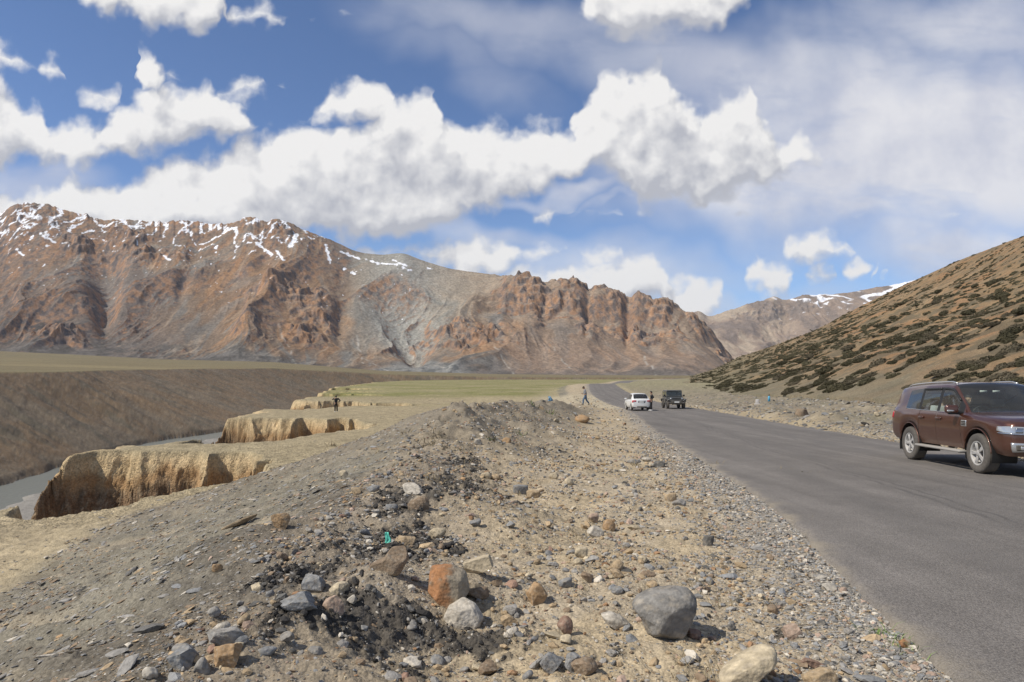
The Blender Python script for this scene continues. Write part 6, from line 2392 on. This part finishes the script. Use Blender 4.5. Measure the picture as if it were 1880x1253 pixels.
def person(label, loc, rotz, J, top, legs, shoes, skin=K_SKIN, hair=K_HAIR, hat=None, face=(1, 0, 0), up=(0, 0, 1), scale=1.0, barearm=False, seated=False, sc_group=None):
    """J: joints in metres, figure faces +x, left is +y"""
    root = bpy.data.objects.new('person', None)
    COL.objects.link(root)
    root.location = loc
    root.rotation_euler = (0, 0, rotz)
    root.scale = (scale,) * 3
    setp(root, label, 'person', sc_group)
    V = {k: Vector(v) for k, v in J.items()}
    ch = [[(V['pelvis'], (.115, .15)), (V['waist'], (.10, .135)), (V['chest'], (.115, .165)), (V['neck'], (.055, .058)), (V['neck'].lerp(V['head'], .55), (.052, .055))]]
    arms, hands = [], []
    for s in ('l', 'r'):
        sh, el, wr = V['sh_' + s], V['el_' + s], V['wr_' + s]
        arms.append([(V['chest'], (.115, .165)), (sh, .062), (sh.lerp(el, .5), .05), (el, .043), (el.lerp(wr, .4), .041), (wr, .027)])
        hip, kn, an = V['hip_' + s], V['kn_' + s], V['an_' + s]
        ch.append([(V['pelvis'], (.115, .15)), (hip, .092), (hip.lerp(kn, .5), .078), (kn, .057), (kn.lerp(an, .35), .056), (an, .036)])
        d = (V['hand_' + s] - wr).normalized()
        o = d.orthogonal().normalized() if 'palm_' + s not in V else V['palm_' + s].normalized()
        o = (o - d * o.dot(d)).normalized()
        sd = d.cross(o)
        palm = wr + d * .085
        hands.append([(wr, .026), (wr + d * .045, (.030, .020)), (palm, (.034, .017))])
        for q, (off, ln) in enumerate(((-.030, .062), (-.010, .076), (.011, .080), (.031, .070))):
            b = palm + sd * off
            hands.append([(palm, (.034, .017)), (b + d * .02, .010), (b + d * (.02 + ln * .45) + o * .006, .009), (b + d * (.02 + ln * .8) + o * .026, .008)])
        tb = wr + d * .035
        hands.append([(wr + d * .045, (.030, .020)), (tb - sd * .040 + d * .012 + o * .008, .012), (tb - sd * .055 + d * .045 + o * .018, .010), (tb - sd * .052 + d * .068 + o * .026, .008)])
    body = skin_eval('body', ch + arms, skin, root)
    hm = []
    hv, hf, Mx = head_mesh(V['head'], face, up)
    bm = bmesh.new()
    bm.from_mesh(body.data)
    vs = [bm.verts.new(p) for p in hv]
    for q in hf:
        bm.faces.new([vs[k] for k in q])
    ho = skin_eval('hands', hands[:6], skin, None, 1)
    bm.from_mesh(ho.data)
    h2 = skin_eval('hands', hands[6:], skin, None, 1)
    bm.from_mesh(h2.data)
    bm.to_mesh(body.data)
    bm.free()
    bpy.data.objects.remove(ho)
    bpy.data.objects.remove(h2)
    body.data.polygons.foreach_set('use_smooth', [True] * len(body.data.polygons))
    hd = np.array(V['head'])
    bm = bmesh.new()
    for s in (1, -1):
        r = bmesh.ops.create_uvsphere(bm, u_segments=8, v_segments=6, radius=.011)
        bmesh.ops.translate(bm, vec=Vector(hd + np.array([.083, s * .028, .008]) @ Mx), verts=r['verts'])
    bm_obj('eyes', bm, K_EYE, root)
    # clothes
    tv = [[(V['pelvis'] + Vector((0, 0, -.03)), (.135, .168)), (V['waist'], (.14, .175)), (V['chest'], (.15, .205)), (V['neck'] - Vector((0, 0, .02)), (.075, .085))]]
    for s in ('l', 'r'):
        sh, el, wr = V['sh_' + s], V['el_' + s], V['wr_' + s]
        end = sh.lerp(el, .9) if barearm else el.lerp(wr, .93)
        c = [(V['chest'], (.15, .205)), (sh, .088), (sh.lerp(el, .5), .076)]
        c += [(end, .056)] if barearm else [(el, .057), (el.lerp(wr, .5), .052), (end, .044)]
        tv.append(c)
    skin_eval('jacket' if not barearm else 'shirt', tv, top, root)
    lv = [[(V['pelvis'], (.128, .162)), (V['pelvis'].lerp(V['waist'], .45), (.118, .150))]]
    for s in ('l', 'r'):
        hip, kn, an = V['hip_' + s], V['kn_' + s], V['an_' + s]
        lv.append([(V['pelvis'], (.128, .162)), (hip, .112), (hip.lerp(kn, .5), .10), (kn, .084), (kn.lerp(an, .45), .08), (kn.lerp(an, .96), .072)])
        to = V['toe_' + s]
        d = (to - an)
        heel = an - Vector((d.x, d.y, 0)).normalized() * .05 + Vector((0, 0, -.045))
        skin_eval('shoe', [[(an + Vector((0, 0, -.03)), (.045, .045)), (heel, (.042, .036))], [(an + Vector((0, 0, -.03)), (.045, .045)), (an.lerp(to, .55) + Vector((0, 0, -.02)), (.046, .034)), (to, (.038, .024))]], shoes, root, 2)
    skin_eval('trousers', lv, legs, root)
    # hair or hat: a cap over the skull
    v, f = ICO[3]
    k = v[:, 2] > (-.05 if hat else -.35)
    lim = np.where(v[:, 0] > .25, .42, -.45) if not hat else np.full(len(v), .12)
    keep = v[:, 2] > lim
    P = np.stack([v[:, 0] * .112 - .008, v[:, 1] * .092, v[:, 2] * .132 + .004], 1)
    ff = [q for q in f if keep[q].all()]
    bm = bmesh.new()
    vv = {}
    for q in ff:
        bm.faces.new([vv.setdefault(int(i), bm.verts.new(hd + P[i] @ Mx)) if int(i) not in vv else vv[int(i)] for i in q])
    if hat:
        ring = [Vector(hd + np.array([.10 * math.cos(a) + (.075 if abs(a) < 1 else 0) * math.cos(a), .09 * math.sin(a), .022]) @ Mx) for a in np.linspace(-1.0, 1.0, 9)]
        base = [Vector(hd + np.array([.098 * math.cos(a), .086 * math.sin(a), .028]) @ Mx) for a in np.linspace(-1.0, 1.0, 9)]
        a = [bm.verts.new(p) for p in ring]
        b = [bm.verts.new(p) for p in base]
        for i in range(8):
            bm.faces.new((a[i], a[i + 1], b[i + 1], b[i]))
    o = bm_obj('cap' if hat else 'hair', bm, hat or hair, root)
    sd = o.modifiers.new('thick', 'SOLIDIFY')
    sd.thickness = .012
    sd.offset = -1
    return root


STAND = dict(pelvis=(0, 0, .95), waist=(0, 0, 1.10), chest=(.01, 0, 1.33), neck=(0, 0, 1.48), head=(.02, 0, 1.62),
             sh_l=(0, .19, 1.42), el_l=(-.03, .27, 1.15), wr_l=(.03, .28, .90), hand_l=(.06, .28, .78), sh_r=(0, -.19, 1.42), el_r=(-.03, -.27, 1.15), wr_r=(.03, -.28, .90), hand_r=(.06, -.28, .78),
             hip_l=(0, .09, .90), kn_l=(.02, .10, .50), an_l=(-.02, .11, .09), toe_l=(.15, .13, .03), hip_r=(0, -.09, .90), kn_r=(.02, -.10, .50), an_r=(-.02, -.11, .09), toe_r=(.15, -.13, .03))


def pose(**k):
    d = dict(STAND)
    d.update(k)
    return d


# the one on the eroded bluff looks away over the river: one hand on the hip, the other at the face
x, y, z = cast(617, 757, 55, 85)
person('person in dark clothes standing on the eroded bluff with one hand on the hip', (x, y, float(ground_z(x, y)[0]) - .01), R(112),
       pose(el_r=(-.10, -.42, 1.20), wr_r=(.02, -.20, 1.02), hand_r=(.09, -.15, .98), el_l=(.14, .36, 1.28), wr_l=(.20, .16, 1.50), hand_l=(.19, .08, 1.57)), K_NAVY, K_BLKT, K_SHOEW)
# the walker
x, y = (1075 - CX) / F * 61.0, 61.0
person('person in grey shirt, blue jeans and dark cap walking over the roadside rubble', (x, y, float(ground_z(x, y)[0]) - .01), R(180),
       pose(pelvis=(0, 0, .92), waist=(.03, 0, 1.07), chest=(.07, 0, 1.29), neck=(.10, 0, 1.44), head=(.17, 0, 1.565), sh_l=(.07, .19, 1.38), sh_r=(.07, -.19, 1.38), el_l=(.02, .25, 1.12), wr_l=(.20, .20, 1.0), hand_l=(.28, .16, 1.0),
            el_r=(.10, -.24, 1.12), wr_r=(.27, -.14, 1.06), hand_r=(.35, -.09, 1.07), hip_l=(0, .09, .88), kn_l=(.20, .09, .50), an_l=(.24, .10, .09), toe_l=(.41, .11, .04), hip_r=(0, -.09, .88), kn_r=(-.08, -.09, .48), an_r=(-.34, -.10, .15), toe_r=(-.20, -.11, .03)),
       K_GREYS, K_JEANS, K_SHOED, hat=K_CAPM, face=(.9, 0, -.42))
# the one at the parked car
xx, yy = 12.28, 60.1
person('person in black with white shoes standing at the right rear corner of the white sedan', (xx, yy, float(road_z(np.array(yy))) + .035), R(168),
       pose(el_l=(-.20, .30, 1.20), wr_l=(.02, .20, 1.02), hand_l=(.09, .14, 1.0), el_r=(-.18, -.30, 1.18), wr_r=(.03, -.18, 1.03), hand_r=(.10, -.12, 1.01), head=(.04, 0, 1.61), kn_r=(.06, -.10, .50), an_r=(.12, -.11, .09), toe_r=(.29, -.12, .03)),
       K_NAVY, K_BLKT, K_SHOEW, face=(.93, .0, -.3))
# two people sit in the brown car
SIT = dict(pelvis=(0, 0, .12), waist=(-.03, 0, .26), chest=(-.07, 0, .48), neck=(-.08, 0, .63), head=(-.04, 0, .77), sh_l=(-.07, .18, .57), el_l=(.06, .24, .32), wr_l=(.28, .16, .28), hand_l=(.38, .12, .28),
           sh_r=(-.07, -.18, .57), el_r=(.06, -.24, .32), wr_r=(.28, -.16, .28), hand_r=(.38, -.12, .28), hip_l=(.03, .09, .10), kn_l=(.42, .11, .16), an_l=(.50, .11, -.20), toe_l=(.62, .11, -.25), hip_r=(.03, -.09, .10), kn_r=(.42, -.11, .16), an_r=(.50, -.11, -.20), toe_r=(.62, -.11, -.25))


def seat_in(root, lx, ly, lz):
    bpy.context.view_layer.update()
    return root.matrix_world @ Vector((lx, ly, lz)), root.rotation_euler.z


p, rz = seat_in(SUV, -.66, -.50, .66)
person('passenger with pale face and grey hat behind the rear side window of the brown car', p, rz, SIT, K_SHIRTW, K_JEANS, K_SHOED, skin=K_SKIN_P, hat=K_HATG, face=(.75, -.66, 0))
p, rz = seat_in(SUV, .10, -.38, .64)
person('driver in dark clothes at the wheel of the brown car', p, rz, dict(SIT, wr_l=(.46, .15, .44), hand_l=(.53, .12, .48), wr_r=(.46, -.15, .44), hand_r=(.53, -.12, .48)), K_NAVY, K_BLKT, K_SHOED)

# ------------------------------------------------------------------ markers, plank, scraps, sprigs
K_CONC = dusty('whitewashed_concrete', (.50, .48, .46), .9, 0, 0, zlo=0, zhi=.4, amount=.5)
K_BLUE = plain('light_blue_paint', (.10, .40, .62), .6)
K_WOOD = soil_mat('weathered_wood', fine=40, bump=.6, dist=.006, mid=5, peb=.03)
x, y, z = cast(1390, 743, 30, 120)
k = y / F
root = bpy.data.objects.new('milestone', None)
COL.objects.link(root)
root.location = (x, y, float(ground_z(x, y)[0]) - .03)
root.rotation_euler = (0, 0, R(-15))
setp(root, 'weathered pale grey milestone on the verge across the road', 'milestone')
bm = bmesh.new()
add_box(bm, (0, 0, 4.6 * k), (6 * k, 2.6 * k, 11 * k), .03, None, (.86, .9), 3)
bm_obj('slab', bm, K_CONC, root)
bm = bmesh.new()
add_box(bm, (0, 0, .05), (11 * k, 5 * k, .16), .03)
bm_obj('base', bm, K_CONC, root)
x, y, z = cast(1412, 737, 40, 150)
k = y / F
root = bpy.data.objects.new('marker_post', None)
COL.objects.link(root)
root.location = (x, y, float(ground_z(x, y)[0]) - .03)
setp(root, 'light blue marker post with a narrow dark top on the verge', 'post')
bm = bmesh.new()
add_tube(bm, [(0, 0, 0), (0, 0, 8.5 * k), (0, 0, 10.0 * k)], [2.0 * k, 1.9 * k, 1.2 * k], 12)
bm_obj('post', bm, K_BLUE, root)
bm = bmesh.new()
add_tube(bm, [(0, 0, 10.0 * k), (0, 0, 13.5 * k)], [1.0 * k, .8 * k], 10)
bm_obj('neck', bm, K_TRIM, root)

x, y, z = cast(440, 968, 3, 30)
k = y / F
v, f, c = hero_mesh('long', 88, 'brown', 5)
v = v * np.array([68 * k, 16 * k, 12 * k])
c = np.tile(np.array([.26, .20, .13]), (len(v), 1)) * (1 + .25 * fbm(v[:, 0] * 4, v[:, 1] * 60 + v[:, 2] * 60, 3, seed=3))[:, None]
o = mesh_np('plank', v, f, K_WOOD, True, c)
o.location = (x, y, z + .03)
sl = (float(ground_z(x + .15, y)[0]) - float(ground_z(x - .15, y)[0])) / .3
o.rotation_euler = (0, -math.atan(sl) - R(3), R(34))
setp(o, 'weathered broken wooden plank half buried in the spoil slope', 'plank')


def scrap(name, label, px, py, w, h, mat, seed):
    x, y, z = cast(px, py, 2.5, 120)
    k = y / F
    r = np.random.default_rng(seed)
    n = 9
    u, v = np.meshgrid(np.linspace(-.5, .5, n), np.linspace(0, 1, n))
    X = u * w * k * (1 - .5 * v) + .12 * w * k * np.sin(v * 5)
    Z = v * h * k
    Y = .25 * w * k * fbm(u * 2 + seed, v * 2, 3, seed=5) + .2 * h * k * v
    o = mesh_np(name, np.stack([X.ravel(), Y.ravel(), Z.ravel()], 1), grid_faces(n, n), mat, True)
    s = o.modifiers.new('thick', 'SOLIDIFY')
    s.thickness = .003
    o.location = (x, y, z - .01)
    setp(o, label, 'litter')


scrap('plastic_scrap', 'crumpled turquoise plastic scrap sticking out of the black dirt', 711, 1000, 13, 22, plain('turquoise_plastic', (.12, .55, .42), .4), 4)
scrap('plastic_bag', 'faded blue plastic bag caught on the far rubble of the berm', 1010, 737, 9, 9, plain('blue_plastic', (.16, .30, .42), .5), 9)


def sprigs():
    r = np.random.default_rng(31)
    V, Fc, C = [], [], []
    off = 0
    spots = [(1640, 1182, 14, 0), (1600, 1165, 10, 0), (1625, 1170, 8, 0), (1660, 1195, 10, 0), (1700, 1215, 8, 0)] + [(r.uniform(930, 1500), r.uniform(840, 1240), 7, 1) for _ in range(26)] + [(r.uniform(600, 900), r.uniform(760, 900), 8, 1) for _ in range(16)] + [(905, 810, 14, 2), (955, 800, 10, 2), (1010, 760, 8, 2), (980, 745, 8, 2)]
    for px, py, nb, kind in spots:
        x, y, z = cast(px, py, 2.2, 60)
        for b in range(nb * 2):
            a = r.uniform(0, 6.28)
            ln = r.uniform(.03, .11) * (1.3 if kind else 1) * max(1, y / 9)
            w = .0025 * max(1, y / 5)
            d = np.array([math.cos(a), math.sin(a), 0])
            sd = np.array([-d[1], d[0], 0])
            p0 = np.array([x, y, z]) + np.array([r.normal() * .05, r.normal() * .05, 0]) * max(1, y / 9)
            p0[2] = float(ground_z(p0[0], p0[1])[0]) - .005
            lift = r.uniform(.25, .8)
            p1 = p0 + d * ln * .5 + np.array([0, 0, ln * lift * .8])
            p2 = p0 + d * ln + np.array([0, 0, ln * lift])
            V += [p0 - sd * w, p0 + sd * w, p1 + sd * w * .8, p1 - sd * w * .8, p2 + sd * w * .2, p2 - sd * w * .2]
            Fc += [[off, off + 1, off + 2, off + 3], [off + 3, off + 2, off + 4, off + 5]]
            c = ((.13, .20, .05), (.22, .18, .11), (.12, .14, .06))[kind]
            C += [np.array(c) * r.uniform(.7, 1.3)] * 6
            off += 6
    o = mesh_np('grass', np.array(V), np.array(Fc), M_STONE, False, np.array(C))
    setp(o, 'thin green and dry grass blades among the gravel', 'grass', kind='stuff')


sprigs()

# ------------------------------------------------------------------ air
def build_haze():
    bm = bmesh.new()
    x0, x1, y0, y1, z0, z1 = -9000, 12500, -400, 15500, -22.5, 1900
    bmesh.ops.create_cube(bm, size=1.0)
    bmesh.ops.transform(bm, matrix=Matrix.Translation(((x0 + x1) / 2, (y0 + y1) / 2, (z0 + z1) / 2)) @ Matrix.Diagonal((x1 - x0, y1 - y0, z1 - z0, 1)), verts=bm.verts)
    m = bpy.data.materials.new('thin_air')
    m.use_nodes = True
    nt = m.node_tree
    nt.nodes.clear()
    v = N(nt, 'ShaderNodeVolumePrincipled', {'Color': (.80, .88, 1.0, 1), 'Density': 1.8e-5, 'Anisotropy': .2})
    N(nt, 'ShaderNodeOutputMaterial', {'Volume': v.outputs[0]})
    o = bm_obj('haze', bm, m, None, False)
    setp(o, 'thin bluish air over the valley', 'haze', kind='stuff')


build_haze()
